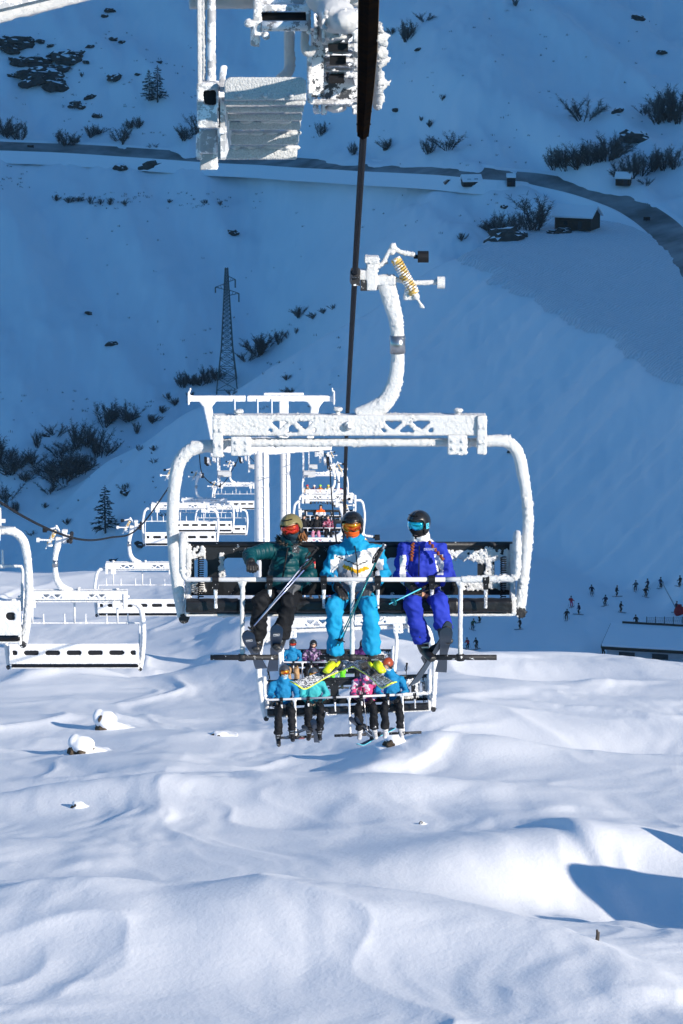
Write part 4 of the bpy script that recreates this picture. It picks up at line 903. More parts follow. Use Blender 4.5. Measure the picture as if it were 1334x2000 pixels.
m_ = MB(); z0 = L(550, 1140, -.17) - L(545, 1175, 0); z1 = L(562, 1070, -.13) - L(545, 1175, 0); m_.bar(z0, z1, .012, .012); m_.build('zip', M['rubber'], p1)
pole(W1(618, 1072, -.25), W1(487, 1234, -.62), 'blue and white ski pole with black grip slanting across the teal-jacketed skier, upper one', M['shaft_blue'], 'poles held by the teal-jacketed skier')
pole(W1(611, 1094, -.32), W1(482, 1238, -.66), 'ski pole with a black grip lying just below its twin on the teal-jacketed skier', M['shaft_blue'], 'poles held by the teal-jacketed skier')
ski(W1(484, 1246, -1.05), W1(511, 1307, .40), Vector((-.1, -.35, 1)), 'dark blue ski base with pale emblem, left of the two pointing at the viewer', M['ski_navy'], M['ski_navy'], 'skis of the teal-jacketed skier', .52, emblem=True)
ski(W1(541, 1233, -1.0), W1(532, 1312, .40), Vector((.0, -.35, 1)), 'dark blue ski base with pale emblem, right of the two pointing at the viewer', M['ski_navy'], M['ski_navy'], 'skis of the teal-jacketed skier', .52, emblem=True)
# ---- skier in light blue and white
def paint2(px, py, idx, s, y, CX=697):
    v = 1073 + np.abs(px - 697) * -.0 ; out = np.zeros(len(px)); torso = ((idx == 0) | ((np.abs(px - CX) < 44) & (y > -.17))) & (y < .12)
    yoke = 1078 + 6 * np.sin((px - 640) / 20) - .05 * (px - 690)
    out = np.where(torso & (py > yoke), 1, out)
    vee = 1113 - np.abs(px - 698) * .42
    out = np.where(torso & (py > vee - 0) & (py < vee + 8) & (np.abs(px - 698) < 40), 2, out)
    out = np.where(torso & (np.abs(py - (vee - 9)) < 1.3) & (np.abs(px - 698) < 42), 3, out)
    out = np.where(torso & (py > vee + 9) & (px < 694), 4, out)
    arm = (idx > 0) & (py > 1092) & (np.abs(px - 697) < 52); out = np.where(arm & (idx % 2 == 1), 1, out)
    return out
p2, J2, F2, R3 = person(C1, 690, 'middle skier in light blue and white jacket with ochre chevron and bright blue trousers', CYAN, CYAN, M['helmet_black'], M['lens_orange'],
    dict(head=(688, 1026, -.02), neck=(692, 1056, .04), shL=(655, 1078, .06), shR=(737, 1077, .08), elL=(640, 1122, .02), haL=(662, 1150, -.26), elR=(750, 1118, .02), haR=(722, 1150, -.26), hip=(692, 1158, .06),
         knL=(653, 1182, -.46), knR=(722, 1182, -.46), anL=(655, 1276, -.46), anR=(727, 1276, -.46)), yaw=R(-8), pitch=R(4), hi=True, paint=paint2, jmats=[CYAN, WHITE, OCHRE, M['rubber'], SILVER],
    gaiter=Cc('orange_mask', (.85, .13, .02)), toes=[(-.42, -1, 0), (.42, -1, 0)], gmat=[M['glove'], M['grey_glove']], curl=(.35, 1.3), fr=M['rubber'])
s2 = L(690, 1175, 0)
for (hl, d_, u_, st_) in F2:
    m_ = MB(); m_.tube([hl + d_ * .08, hl + d_ * .16 - u_ * .01, hl + d_ * .235 - u_ * .03], [(.044, .045), (.046, .034), (.040, .022)], 12, flat=d_.cross(u_)); m_.tube([hl + d_ * .02 - d_.cross(u_) * .045 + u_ * .02, hl + d_ * .1 - d_.cross(u_) * .048], .017, 8); m_.tube([hl + d_ * .02 + d_.cross(u_) * .045 + u_ * .02, hl + d_ * .1 + d_.cross(u_) * .048], .017, 8); m_.build('boot_shell', M['yellow_boot'], p2, True)
m_ = MB(); m_.tube([L(699, 1126, -.115) - s2, L(697, 1095, -.10) - s2, L(693, 1066, -.06) - s2], .006, 6); m_.build('zip', M['rubber'], p2)
ski(W1(570, 1347, -1.12), W1(700, 1287, .28), Vector((.25, -.45, 1)), 'speckled grey ski with lime yellow edge crossing towards the lower left', M['ski_speck'], M['ski_speck'], 'skis of the skier in the middle', .56, edge=M['lime_edge'], wid=1.25)
ski(W1(768, 1347, -1.12), W1(686, 1287, .28), Vector((-.25, -.45, 1)), 'speckled grey ski with lime yellow edge crossing towards the lower right', M['ski_speck'], M['ski_speck'], 'skis of the skier in the middle', .56, edge=M['lime_edge'], wid=1.25)
pole(W1(750, 1066, -.26), W1(656, 1262, -.55), 'dark teal ski pole held in front of the middle skier, outer one', M['shaft_teal'], 'poles held by the skier in the middle', M['steel'])
pole(W1(743, 1075, -.30), W1(662, 1262, -.60), 'dark teal ski pole held in front of the middle skier, inner one', M['shaft_teal'], 'poles held by the skier in the middle')
# ---- skier in purple-blue
def paint3(px, py, idx, s, y, CX=825):
    out = np.zeros(len(px)); torso = ((idx == 0) | ((np.abs(px - CX) < 44) & (y > -.17))) & (y < .12)
    out = np.where(torso & (px > 848 + .18 * (py - 1085)) & (px < 866) & (py > 1083), 1, out); out = np.where(torso & (px < 793) & (px > 780) & (py > 1085), 1, out)
    return np.where((py < 1058), 1, out)
p3, J3, F3, R3 = person(C1, 825, 'skier in purple-blue jacket and trousers with cyan goggles looking sideways', BLUEV, BLUEV, M['helmet_black'], M['lens_cyan'],
    dict(head=(818, 1024, -.02), neck=(822, 1054, .04), shL=(790, 1072, .06), shR=(860, 1074, .08), elL=(781, 1122, .02), haL=(806, 1147, -.24), elR=(877, 1120, .0), haR=(850, 1140, -.22), hip=(828, 1158, .06),
         knL=(805, 1180, -.46), knR=(858, 1176, -.44), anL=(824, 1252, -.36), anR=(866, 1228, -.50)), yaw=R(-36), pitch=R(2), hi=True, paint=paint3, jmats=[BLUEV, WHITE], gaiter=BLACK, toes=[(.35, -1, -.1), (.15, -1, .3)], curl=(.9, .9))
s3 = L(825, 1175, 0)
for x0, y0, x1, y1 in ((806, 1062, 804, 1086), (838, 1058, 860, 1086)):
    m_ = MB(); a_ = L(x0, y0, -.11) - s3; b_ = L(x1, y1, -.13) - s3
    for k in range(9): m_.ball(a_ + (b_ - a_) * (k / 8) + Vector((.006 * (-1) ** k, 0, 0)), (.016, .014, .014), 8, 6)
    m_.tube([b_, b_ + (b_ - a_).normalized() * .05], [.012, .018], 6); m_.build('braid', M['hair_red'], p3, True)
m_ = MB(); m_.tube([L(818, 1126, -.115) - s3, L(819, 1066, -.06) - s3], .006, 6); m_.build('zip', M['rubber'], p3)
pole(W1(842, 1140, -.30), W1(760, 1180, -.62), 'light aqua ski pole held low and pointing left by the purple-blue skier', M['shaft_aqua'], 'poles held by the purple-blue skier', basket=M['shaft_teal'])
pole(W1(886, 1142, .10), W1(868, 1190, .62), 'ski pole behind the purple-blue skier with its black grip beside the elbow', M['shaft_aqua'], 'poles held by the purple-blue skier')
ski(W1(880, 1228, -1.0), W1(808, 1338, .50), Vector((-.25, -.30, 1)), 'slate grey ski slanting down to the left under the purple-blue skier', M['ski_slate'], M['ski_slate'], 'skis of the purple-blue skier', .48)
ski(W1(872, 1238, -1.05), W1(861, 1314, .40), Vector((.03, -.38, 1)), 'slate grey ski pointing straight at the viewer under the purple-blue skier', M['ski_slate'], M['ski_slate'], 'skis of the purple-blue skier', .5)
# small lettering and emblems on clothes and helmet
def text(s, size, p, m, parent, rot=(math.pi / 2, 0, 0), ext=.002, name='lettering'):
    cu = bpy.data.curves.new('t', 'FONT'); cu.body = s; cu.size = size; cu.extrude = ext; cu.align_x = 'CENTER'; cu.align_y = 'CENTER'
    o = bpy.data.objects.new('t', cu); COL.objects.link(o); dg = bpy.context.evaluated_depsgraph_get(); me = bpy.data.meshes.new_from_object(o.evaluated_get(dg)); bpy.data.objects.remove(o)
    t_ = link(name, me, m, parent); t_.location = p; t_.rotation_euler = rot; return t_
text('DEGRE7', .022, L(716, 1082, -.13) - s2, M['rubber'], p2); text('DEGRE7', .032, L(839, 1073, -.135) - s3, M['white_boot'], p3)
m_ = MB(); hq = J3['head'] + R3 @ Vector((.112, -.012, -.0)); m_.box(hq, (.006, .045, .055), R3); m_.build('emblem', M['shaft_aqua'], p3)
t_ = text('S', .05, hq + R3 @ Vector((.005, 0, 0)), M['ski_navy'], p3, name='emblem_letter'); t_.rotation_euler = (R3 @ Matrix.Rotation(math.pi / 2, 3, 'Z') @ Matrix.Rotation(math.pi / 2, 3, 'X')).to_euler()
# ---- skiers on the chairs behind
def P(n, X, label, jk, tr, hl, lens, **k):
    r_ = random.Random(int(X * 7 + n)); 
    if 'yaw' not in k: k['yaw'] = R(r_.uniform(-22, 22)); k['pitch'] = k.get('pitch', R(r_.uniform(0, 14)))
    ch = CH[n]; g = [u for u in UP if u[0] == n][0]; c = 691 + (X - g[1]) * n
    if 'pose_kw' not in k:
        q = lambda a: r_.uniform(-a, a); k['pose_kw'] = dict(head=(c + q(8), 1025 + q(5), .0), haL=(c - 20 + q(12), 1146 + q(10), -.24), haR=(c + 20 + q(12), 1146 + q(10), -.24), elL=(c - 54 + q(6), 1116 + q(6), q(.06)), elR=(c + 54 + q(6), 1116 + q(6), q(.06)), knL=(c - 28 + q(8), 1180, -.46), knR=(c + 28 + q(8), 1180, -.46), anL=(c - 26 + q(12), 1258 + q(10), -.44 + q(.08)), anR=(c + 26 + q(12), 1258 + q(10), -.44 + q(.08)))
    return person(ch, c, label, jk, tr, hl, lens, **k), c
def H_(name, col): 
    if name not in M: M[name] = mat(name, col, .35, coat=.2)
    return M[name]
BLUE2 = Cc('azure_shell', (.01, .20, .42)); TURQ = Cc('turquoise_shell', (.05, .42, .45)); BLUE3 = Cc('deep_blue_shell', (.01, .11, .26))
def plaid(name, c1, c2, c3, sc=14):
    m = bpy.data.materials.new(name); m.use_nodes = True; t = m.node_tree; N = t.nodes; Lk = t.links; b = N['Principled BSDF']; b.inputs['Roughness'].default_value = .8
    tc = N.new('ShaderNodeTexCoord'); v = N.new('ShaderNodeTexVoronoi'); v.inputs['Scale'].default_value = sc; v.distance = 'CHEBYCHEV'; Lk.new(tc.outputs['Object'], v.inputs['Vector'])
    r = N.new('ShaderNodeValToRGB'); r.color_ramp.interpolation = 'CONSTANT'; e = r.color_ramp.elements; e[0].color = (*c1, 1); e[1].color = (*c2, 1); e[1].position = .4; x = e.new(.62); x.color = (*c3, 1); x = e.new(.8); x.color = (.03, .02, .05, 1)
    sp = N.new('ShaderNodeSeparateColor'); Lk.new(v.outputs['Color'], sp.inputs[0]); Lk.new(sp.outputs[0], r.inputs[0]); Lk.new(r.outputs[0], b.inputs['Base Color']); return m
PINK = plaid('pink_plaid', (.55, .05, .18), (.55, .45, .52), (.10, .05, .18)); DKPAT = plaid('dark_pattern', (.02, .02, .05), (.12, .04, .16), (.35, .25, .38), 18); REDPAT = plaid('red_pattern', (.30, .02, .07), (.03, .02, .03), (.45, .20, .28), 18)
FM = Cc('pale_mask', (.45, .62, .72)); GH = H_('helmet_grey', (.05, .055, .065))
w2 = lambda X, Y, dy: CH[2].matrix_basis @ L(691 + (X - 671) * 2, 540 + (Y - 1071) * 2, dy)
bpy.context.view_layer.update()
P(2, 541, 'skier in azure jacket and pale face mask at the left end of the second chair', BLUE2, BLACK, GH, M['lens_orange'], gaiter=FM, boot=M['boot_black'], toes=[(.1, -1, -.3), (.1, -1, -.2)])
P(2, 600, 'skier in turquoise jacket and dark grey helmet on the second chair', TURQ, BLACK, GH, M['lens_orange'], gaiter=FM, size=.92)
P(2, 702, 'skier in pink plaid jacket and bright orange helmet on the second chair', PINK, BLACK, H_('helmet_orange', (.85, .14, .01)), M['lens_cyan'], gaiter=DKPAT, size=.96, yaw=R(15), boot=M['white_boot'])
P(2, 754, 'skier in deep blue jacket and rust-coloured helmet leaning left on the second chair', BLUE2, BLACK, H_('helmet_rust', (.30, .05, .015)), None, gaiter=FM, yaw=R(-50), pitch=R(20), boot=M['white_boot'], pose_kw=dict(head=(846, 1012, -.05), neck=(850, 1042, .0)) )
SG = 'skis hanging from the second chair'
ski(w2(531, 1447, -.9), w2(583, 1430, .5), Vector((0, 0, 1)), 'black ski under the azure-jacketed skier, the longer one pointing left', M['ski_navy'], M['boot_black'], SG, .5)
ski(w2(574, 1449, -.9), w2(552, 1432, .5), Vector((0, 0, 1)), 'dark ski with a red tip area under the azure-jacketed skier', M['ski_navy'], H_('ski_red', (.5, .04, .02)), SG, .5)
ski(w2(597, 1413, -.9), w2(603, 1458, .5), Vector((0, -.4, 1)), 'navy ski pointing straight at the viewer below the turquoise skier', M['ski_navy'], M['ski_navy'], SG, .5)
ski(w2(577, 1425, -.9), w2(608, 1445, .5), Vector((0, -.2, 1)), 'dark ski lying crosswise behind the straight one below the turquoise skier', M['ski_navy'], M['ski_slate'], SG, .5)
ski(w2(671, 1412, -.9), w2(708, 1452, .5), Vector((0, -.4, 1)), 'navy ski below the pink plaid skier, left one of its pair', M['ski_navy'], M['ski_navy'], SG, .5)
ski(w2(681, 1412, -.9), w2(716, 1450, .5), Vector((0, -.4, 1)), 'navy ski below the pink plaid skier, right one of its pair', M['ski_navy'], M['ski_navy'], SG, .5)
ski(w2(683, 1467, -.9), w2(752, 1436, .6), Vector((0, 0, 1)), 'long black ski with a thin aqua edge reaching lowest under the second chair', M['ski_navy'], M['ski_navy'], SG, .5, edge=M['shaft_aqua'])
pole(w2(602, 1375, -.3), w2(628, 1402, -.55), 'silver ski pole held by the turquoise skier, pointing down right', M['silver'], 'poles on the second chair', basket=M['silver'])
pole(w2(698, 1352, -.35), w2(704, 1440, -.45), 'silver ski pole held upright between the knees of the pink plaid skier', M['silver'], 'poles on the second chair', basket=M['silver'])
pole(w2(513, 1314, .1), w2(528, 1400, .1), 'black-gripped ski pole standing behind the azure skier shoulder', M['rubber'], 'poles on the second chair')
pole(w2(786, 1308, .1), w2(776, 1400, .1), 'black-gripped ski pole standing at the right of the rust-helmeted skier', M['rubber'], 'poles on the second chair')
P(3, 570, 'skier in azure jacket and tan trousers seen behind the teal skier skis', BLUE2, Cc('tan_trousers', (.42, .26, .13)), H_('helmet_brown', (.03, .028, .028)), M['lens_red'], gaiter=FM)
P(3, 609, 'skier in dark patterned jacket and black helmet on the third chair', DKPAT, BLACK, M['helmet_black'], None, gaiter=BLACK, pitch=R(18))
P(3, 660, 'skier in lime green trousers seen between the middle skier boots', BLACK, Cc('lime_trousers', (.16, .80, .03)), M['helmet_black'], M['lens_orange'], gaiter=BLACK)
P(3, 708, 'skier in violet jacket and dark helmet right of the lime trousers', Cc('violet_jacket', (.08, .02, .12)), BLACK, GH, None, gaiter=DKPAT)
RED = Cc('red_suit', (.62, .015, .02)); ORANGE = Cc('orange_jacket', (.85, .12, .01)); PINKT = Cc('pink_trousers', (.55, .22, .33))
P(4, 614, 'skier in a red suit glimpsed through the backrest of the nearest chair', RED, RED, H_('helmet_red', (.55, .02, .03)), None)
P(4, 652, 'skier in blue jacket and violet trousers glimpsed right of the one in red', BLUE2, Cc('violet_trousers', (.12, .06, .30)), GH, None)
P(5, 617, 'skier in black jacket and pink trousers on the chair beyond the nearest heads', BLACK, PINKT, M['helmet_black'], None)
P(5, 641, 'skier in red patterned jacket on the chair beyond the nearest heads', REDPAT, BLACK, GH, None)
P(5, 593, 'skier in black with a black helmet just right of the olive helmet', BLACK, BLACK, M['helmet_black'], None)
P(6.3, 626, 'skier in bright orange and white jacket far down the line', ORANGE, BLACK, M['helmet_black'], None, paint=lambda px, py, idx, s, y: np.where(py > 1090, 1, 0), jmats=[ORANGE, WHITE])
P(7.8, 601, 'tiny skier in tan jacket and red helmet on the farthest chair', Cc('tan_jacket', (.35, .2, .08)), BLACK, M['helmet_red'], None)
P(7.8, 613, 'tiny skier in dark jacket and white helmet on the farthest chair', DKPAT, BLACK, H_('helmet_white', (.7, .7, .7)), None)
P(7.8, 625, 'tiny skier in orange jacket and lime helmet on the farthest chair', Cc('amber_jacket', (.65, .22, .01)), BLACK, H_('helmet_lime', (.35, .8, .03)), None)
P(7.8, 641, 'tiny skier in yellow jacket and yellow helmet on the farthest chair', Cc('yellow_jacket', (.7, .6, .02)), BLACK, H_('helmet_yellow', (.7, .7, .05)), None)
P(7.8, 661, 'tiny skier in red jacket and dark helmet at the right end of the farthest chair', RED, BLACK, H_('helmet_maroon', (.15, .01, .02)), None)
# ------------------------------------------------------------------ vegetation
M['bark'] = mat('bark', (.07, .06, .055), .9, var=.4, vscale=3); M['twig'] = mat('twig', (.15, .14, .13), .9, var=.5, vscale=.6)
M['needle'] = mat('needle', (.035, .042, .035), .9, var=.5, vscale=.5); M['rock'] = mat('rock', (.07, .065, .06), .85, bump=1, bscale=3, bdist=.3, var=.6, vscale=1.2)
def twigs(mb, p, d, ln, w, rr, n, spread=.7):
    for _ in range(n):
        t = rr.uniform(.15, 1); q = p + d * (ln * t); e = (d + Vector((rr.uniform(-1, 1), rr.uniform(-1, 1), rr.uniform(-.6, .9))) * spread).normalized()
        l = ln * rr.uniform(.22, .5); s_ = e.orthogonal().normalized(); s_ = Quaternion(e, rr.uniform(0, 6.28)) @ s_; mid = q + e * l * .5 + Vector((0, 0, -.03 * l))
        mb.add([q - s_ * w, q + s_ * w, mid + s_ * w, q + e * l, mid - s_ * w], [(0, 1, 2, 3, 4)])
def shrub_mesh(seed, stems=16, wide=.55):
    rr = random.Random(seed); st = MB(); tw = MB()
    for k in range(stems):
        a = rr.uniform(0, 6.28); lean = rr.uniform(.05, wide) ; h = rr.uniform(.45, .95) * (1 - lean * .45); b = Vector((math.cos(a) * rr.uniform(0, .15), math.sin(a) * rr.uniform(0, .15), -.05))
        tip = b + Vector((math.cos(a) * lean * .75, math.sin(a) * lean * .75, h)); mid = b * .5 + tip * .5 + Vector((rr.uniform(-.1, .1), rr.uniform(-.1, .1), .02))
        cc = curve([b, mid, tip + Vector((rr.uniform(-.08, .08), rr.uniform(-.08, .08), 0))], 3)
        st.tube(cc, [.014 * (1 - .8 * i / (len(cc) - 1)) for i in range(len(cc))], 4, cap=False)
        for i in range(1, len(cc) - 1):
            p, q = cc[i], cc[i + 1]; d = q - p
            twigs(tw, p, d.normalized(), .30, .0042, rr, 17, 1.5)
            for _ in range(2):
                e = (d.normalized() + Vector((rr.uniform(-1, 1), rr.uniform(-1, 1), rr.uniform(-.3, .7)))).normalized(); l = rr.uniform(.1, .22); st.tube([p, p + e * l], [.006, .002], 3, cap=False); twigs(tw, p, e, l * 1.1, .0038, rr, 10, 1.1)
    return st.mesh('branches'), tw.mesh('twigs')
def conifer_mesh(seed, bare=.35):
    rr = random.Random(seed); st = MB(); tw = MB(); st.tube([(0, 0, -.04), (.01, 0, .5), (0, 0, 1)], [.022, .014, .003], 7, cap=False)
    for k in range(74):
        z = .10 + .88 * (k / 74) ** .9; r = (.23 * (1 - z) ** .75 + .02) * rr.uniform(.55, 1.15); a = k * 2.4 + rr.uniform(-.4, .4)
        p = Vector((0, 0, z)); q = p + Vector((math.cos(a) * r, math.sin(a) * r, -.02 - .16 * r + rr.uniform(0, .05))); d = q - p
        st.tube([p, q], [.005, .002], 3, cap=False); twigs(tw, p, d.normalized(), d.length * 1.1, .006, rr, 26, .65)
    return st.mesh('trunk'), tw.mesh('crown')
SHR = [shrub_mesh(s, n, w) for s, n, w in ((1, 16, .6), (2, 20, .8), (3, 11, .45), (4, 17, .95), (7, 13, .7), (8, 18, .6), (9, 9, .8))]; CON = [conifer_mesh(5), conifer_mesh(6)]
SCM = {}
ORD = ['first', 'second', 'third', 'fourth', 'fifth', 'sixth', 'seventh', 'eighth', 'ninth', 'tenth', 'eleventh', 'twelfth', 'thirteenth', 'fourteenth', 'fifteenth', 'sixteenth', 'seventeenth', 'eighteenth', 'nineteenth', 'twentieth']
def plant(px, py, hp, kind, label, group, k, y0=255):
    g = ground_at(px, py, y0); h = hp * g.y / FPX
    nm = 'conifer' if kind == 'c' else 'bare_shrub'
    r = empty(nm, g, label, 'tree' if kind == 'c' else 'shrub', group, rz=k * 2.1); wv = random.Random(k * 7 + int(py)).uniform(.95, 1.5) if kind == 's' else 1.1; r.scale = (h * wv, h * wv, h * 1.05)
    a, b = (CON[k % 2] if kind == 'c' else SHR[k % 7])
    lk('trunk' if kind == 'c' else 'stems', a, M['bark'], r); lk('crown' if kind == 'c' else 'twigs', b, M['needle'] if kind == 'c' else M['twig'], r); return r
def cluster(items, where, group, kind='s'):
    items = sorted(items); n = len(items)
    for i, (x, y, h) in enumerate(items):
        lab = f'{ORD[i]} bare shrub from left {where}' if n > 1 else f'bare dark shrub {where}'
        plant(x, y, h, kind, lab, group, i + int(x))
plant(291, 197, 58, 'c', 'left and shorter conifer of the pair on the upper left slope', 'pair of conifers', 0)
plant(308, 200, 68, 'c', 'right and taller conifer of the pair on the upper left slope', 'pair of conifers', 1)
plant(206, 1041, 92, 'c', 'lone larch on the shaded hillside above the empty chairs', None, 1)
cluster([(10, 268, 50), (38, 274, 40), (128, 287, 38), (144, 286, 26), (178, 268, 26), (192, 262, 20), (236, 280, 36), (252, 252, 22), (270, 250, 24), (298, 292, 16), (361, 274, 32), (383, 262, 42)], 'of those just above the road, left half', 'shrubs above the road at the left')
cluster([(625, 266, 30), (690, 302, 26), (757, 291, 26), (836, 300, 32), (874, 292, 44), (840, 248, 16), (864, 196, 13), (823, 236, 10)], 'of those on the slope right of the sheaves', 'shrubs on the slope right of the sheaves')
cluster([(766, 66, 16), (795, 80, 44), (830, 42, 24), (1007, 12, 18)], 'of those near the top edge right of the sheaves', 'shrubs near the top edge')
cluster([(1140, 236, 62), (1258, 224, 26), (1284, 240, 60), (1304, 236, 72), (1328, 240, 74)], 'of those high at the right edge', 'tall shrubs at the right edge')
cluster([(1083, 330, 46), (1104, 331, 60), (1128, 328, 62), (1150, 322, 46), (1170, 316, 40), (1186, 312, 58), (1202, 306, 44), (1214, 352, 48), (1232, 348, 54), (1254, 342, 52), (1276, 334, 46), (1298, 332, 50), (1318, 330, 40), (1226, 362, 22), (1262, 362, 20)], 'of the thicket behind the bend', 'thicket behind the road bend')
cluster([(952, 452, 22), (972, 456, 46), (990, 457, 50), (1008, 455, 44), (1030, 450, 48), (1046, 449, 72), (900, 470, 18)], 'of the clump left of the cabin', 'shrubs beside the cabin')
cluster([(585, 620, 28), (612, 622, 16), (632, 612, 14), (650, 604, 12), (545, 672, 30), (522, 680, 38), (503, 694, 46), (482, 706, 26), (562, 660, 18), (578, 652, 14)], 'of those along the ridge right of the pylon', 'shrubs along the ridge right of the pylon')
cluster([(357, 756, 34), (374, 752, 28), (392, 752, 24), (404, 748, 36), (424, 742, 28), (330, 780, 16), (342, 792, 20), (316, 806, 20), (296, 826, 24), (372, 778, 16), (268, 846, 24)], 'of those on the ridge left of the pylon', 'shrubs along the ridge left of the pylon')
cluster([(205, 832, 54), (222, 820, 24), (250, 822, 42), (110, 852, 34), (72, 874, 36), (116, 894, 44), (136, 884, 36), (152, 878, 62), (170, 872, 44), (192, 892, 62), (206, 888, 40)], 'of the upper group in the gully', 'upper shrubs in the gully')
cluster([(120, 944, 72), (140, 930, 50), (98, 964, 34), (22, 924, 66), (4, 902, 54), (12, 984, 54), (48, 940, 26), (66, 906, 34), (30, 1000, 24), (160, 925, 40), (176, 915, 34)], 'of the lower group in the gully', 'lower shrubs in the gully')
cluster([(62, 1046, 14), (130, 1024, 14), (88, 992, 12), (272, 880, 14), (300, 905, 14), (245, 958, 16), (108, 1072, 12), (560, 742, 14), (566, 770, 18), (452, 772, 18), (300, 880, 12), (320, 1010, 14)], 'of the sprigs on the shaded hillside', 'sprigs on the shaded hillside')
cluster([(110, 392, 14), (135, 396, 16), (155, 394, 14), (175, 398, 18), (195, 400, 14), (215, 396, 12), (245, 400, 12), (400, 398, 10), (430, 400, 10), (160, 150, 10), (215, 400, 10), (330, 396, 10)], 'of the low tufts on the bank below the road', 'tufts on the bank below the road')
# rocks
def rock_mesh(seed, flat=.55, cap=True):
    rr = random.Random(seed); bm = bmesh.new(); bmesh.ops.create_icosphere(bm, subdivisions=3, radius=1)
    for v in bm.verts:
        n = mn.noise(v.co * 1.3 + Vector((seed * 3.1, 0, 0))) * .5 + mn.noise(v.co * 3.1 + Vector((0, seed, 0))) * .22; v.co *= 1 + n; v.co.z *= flat
    me = bpy.data.meshes.new('rock'); bm.to_mesh(me); bm.free()
    # snow where the surface faces up
    n = len(me.polygons); me.materials.append(M['rock']); me.materials.append(M['snow'])
    if cap: me.polygons.foreach_set('material_index', [1 if p.normal.z > .88 else 0 for p in me.polygons])
    return me
RK = [rock_mesh(s) for s in (1, 2, 3, 4)]
def rocks(items, where, group):
    for i, (x, y, w) in enumerate(sorted(items)):
        g = ground_at(x, y, 255); s_ = w * g.y / FPX / 2 * 2.0; o = bpy.data.objects.new('rock', RK[i % 4]); COL.objects.link(o); o.location = g + Vector((0, 0, s_ * .05)); o.scale = (s_, s_ * .9, s_ * .85); o.rotation_euler = (.1, .1, i * 1.3)
        tag(o, f'{ORD[i]} dark rock from left {where}', 'rock', group)
rocks([(8, 84, 26), (30, 88, 34), (46, 82, 20), (18, 98, 22)], 'of the outcrop at the left edge', 'outcrop at the upper left edge')
rocks([(40, 122, 22), (62, 124, 26), (84, 122, 22), (102, 112, 18), (122, 110, 24), (138, 118, 26), (150, 108, 16), (50, 150, 24), (66, 160, 34), (88, 152, 24), (104, 146, 22), (120, 138, 18), (72, 140, 18), (108, 170, 26), (116, 160, 14), (92, 134, 16)], 'of the broad outcrop upper left', 'broad outcrop at the upper left')
rocks([(78, 82, 10), (100, 90, 8), (160, 102, 8), (176, 92, 9), (168, 122, 8), (215, 22, 12), (205, 32, 8), (220, 78, 10), (240, 83, 8), (224, 152, 16), (310, 122, 8), (176, 190, 12), (146, 206, 16), (160, 210, 10), (294, 326, 28), (236, 328, 14), (455, 455, 12), (22, 148, 8), (268, 146, 6), (190, 226, 10)], 'of the scattered ones on the far slope', 'scattered rocks on the far slope')
rocks([(1246, 36, 14), (1293, 104, 12), (1206, 217, 12), (1240, 268, 28), (985, 404, 8), (818, 97, 8), (755, 291, 8), (773, 216, 9), (1098, 454, 18), (1080, 456, 14), (980, 466, 40), (1010, 462, 26)], 'of those on the slope at the right', 'scattered rocks at the right')
rocks([(278, 1064, 14), (246, 962, 12), (222, 1098, 14), (330, 1142, 18), (300, 1145, 10), (90, 850, 8), (172, 612, 8), (1000, 880, 10), (218, 672, 12)], 'of those on the shaded hillside', 'rocks on the shaded hillside')
# dry grass and heather tips showing through the snow of the far slope
def tufts():
    rr = random.Random(9); m_ = MB()
    for (x0, x1, y0, y1, n) in ((20, 420, 60, 285, 170), (95, 520, 376, 408, 120), (0, 60, 320, 370, 25), (780, 1300, 20, 325, 110), (560, 760, 60, 310, 40), (560, 1000, 378, 470, 40), (300, 680, 620, 800, 90), (0, 330, 760, 1000, 130), (150, 640, 430, 640, 30)):
        for _ in range(n):
            x, y = rr.uniform(x0, x1), rr.uniform(y0, y1)
            if float(pn(x / 60, y / 30, 2.2)) < -.05: continue
            g = ground_at(x, y, 255); s_ = rr.uniform(.25, .8)
            for k in range(9):
                a = rr.uniform(0, 6.28); b = g + Vector((math.cos(a) * rr.uniform(0, s_), math.sin(a) * rr.uniform(0, s_), 0)); t = b + Vector((rr.uniform(-.3, .3), rr.uniform(-.3, .3), rr.uniform(.3, 1.0))) * s_; w = Vector((.05, 0, 0)); m_.add([b - w, b + w, t], [(0, 1, 2)])
    o = m_.build('dry_grass', M['twig']); tag(o, kind='stuff')
tufts()
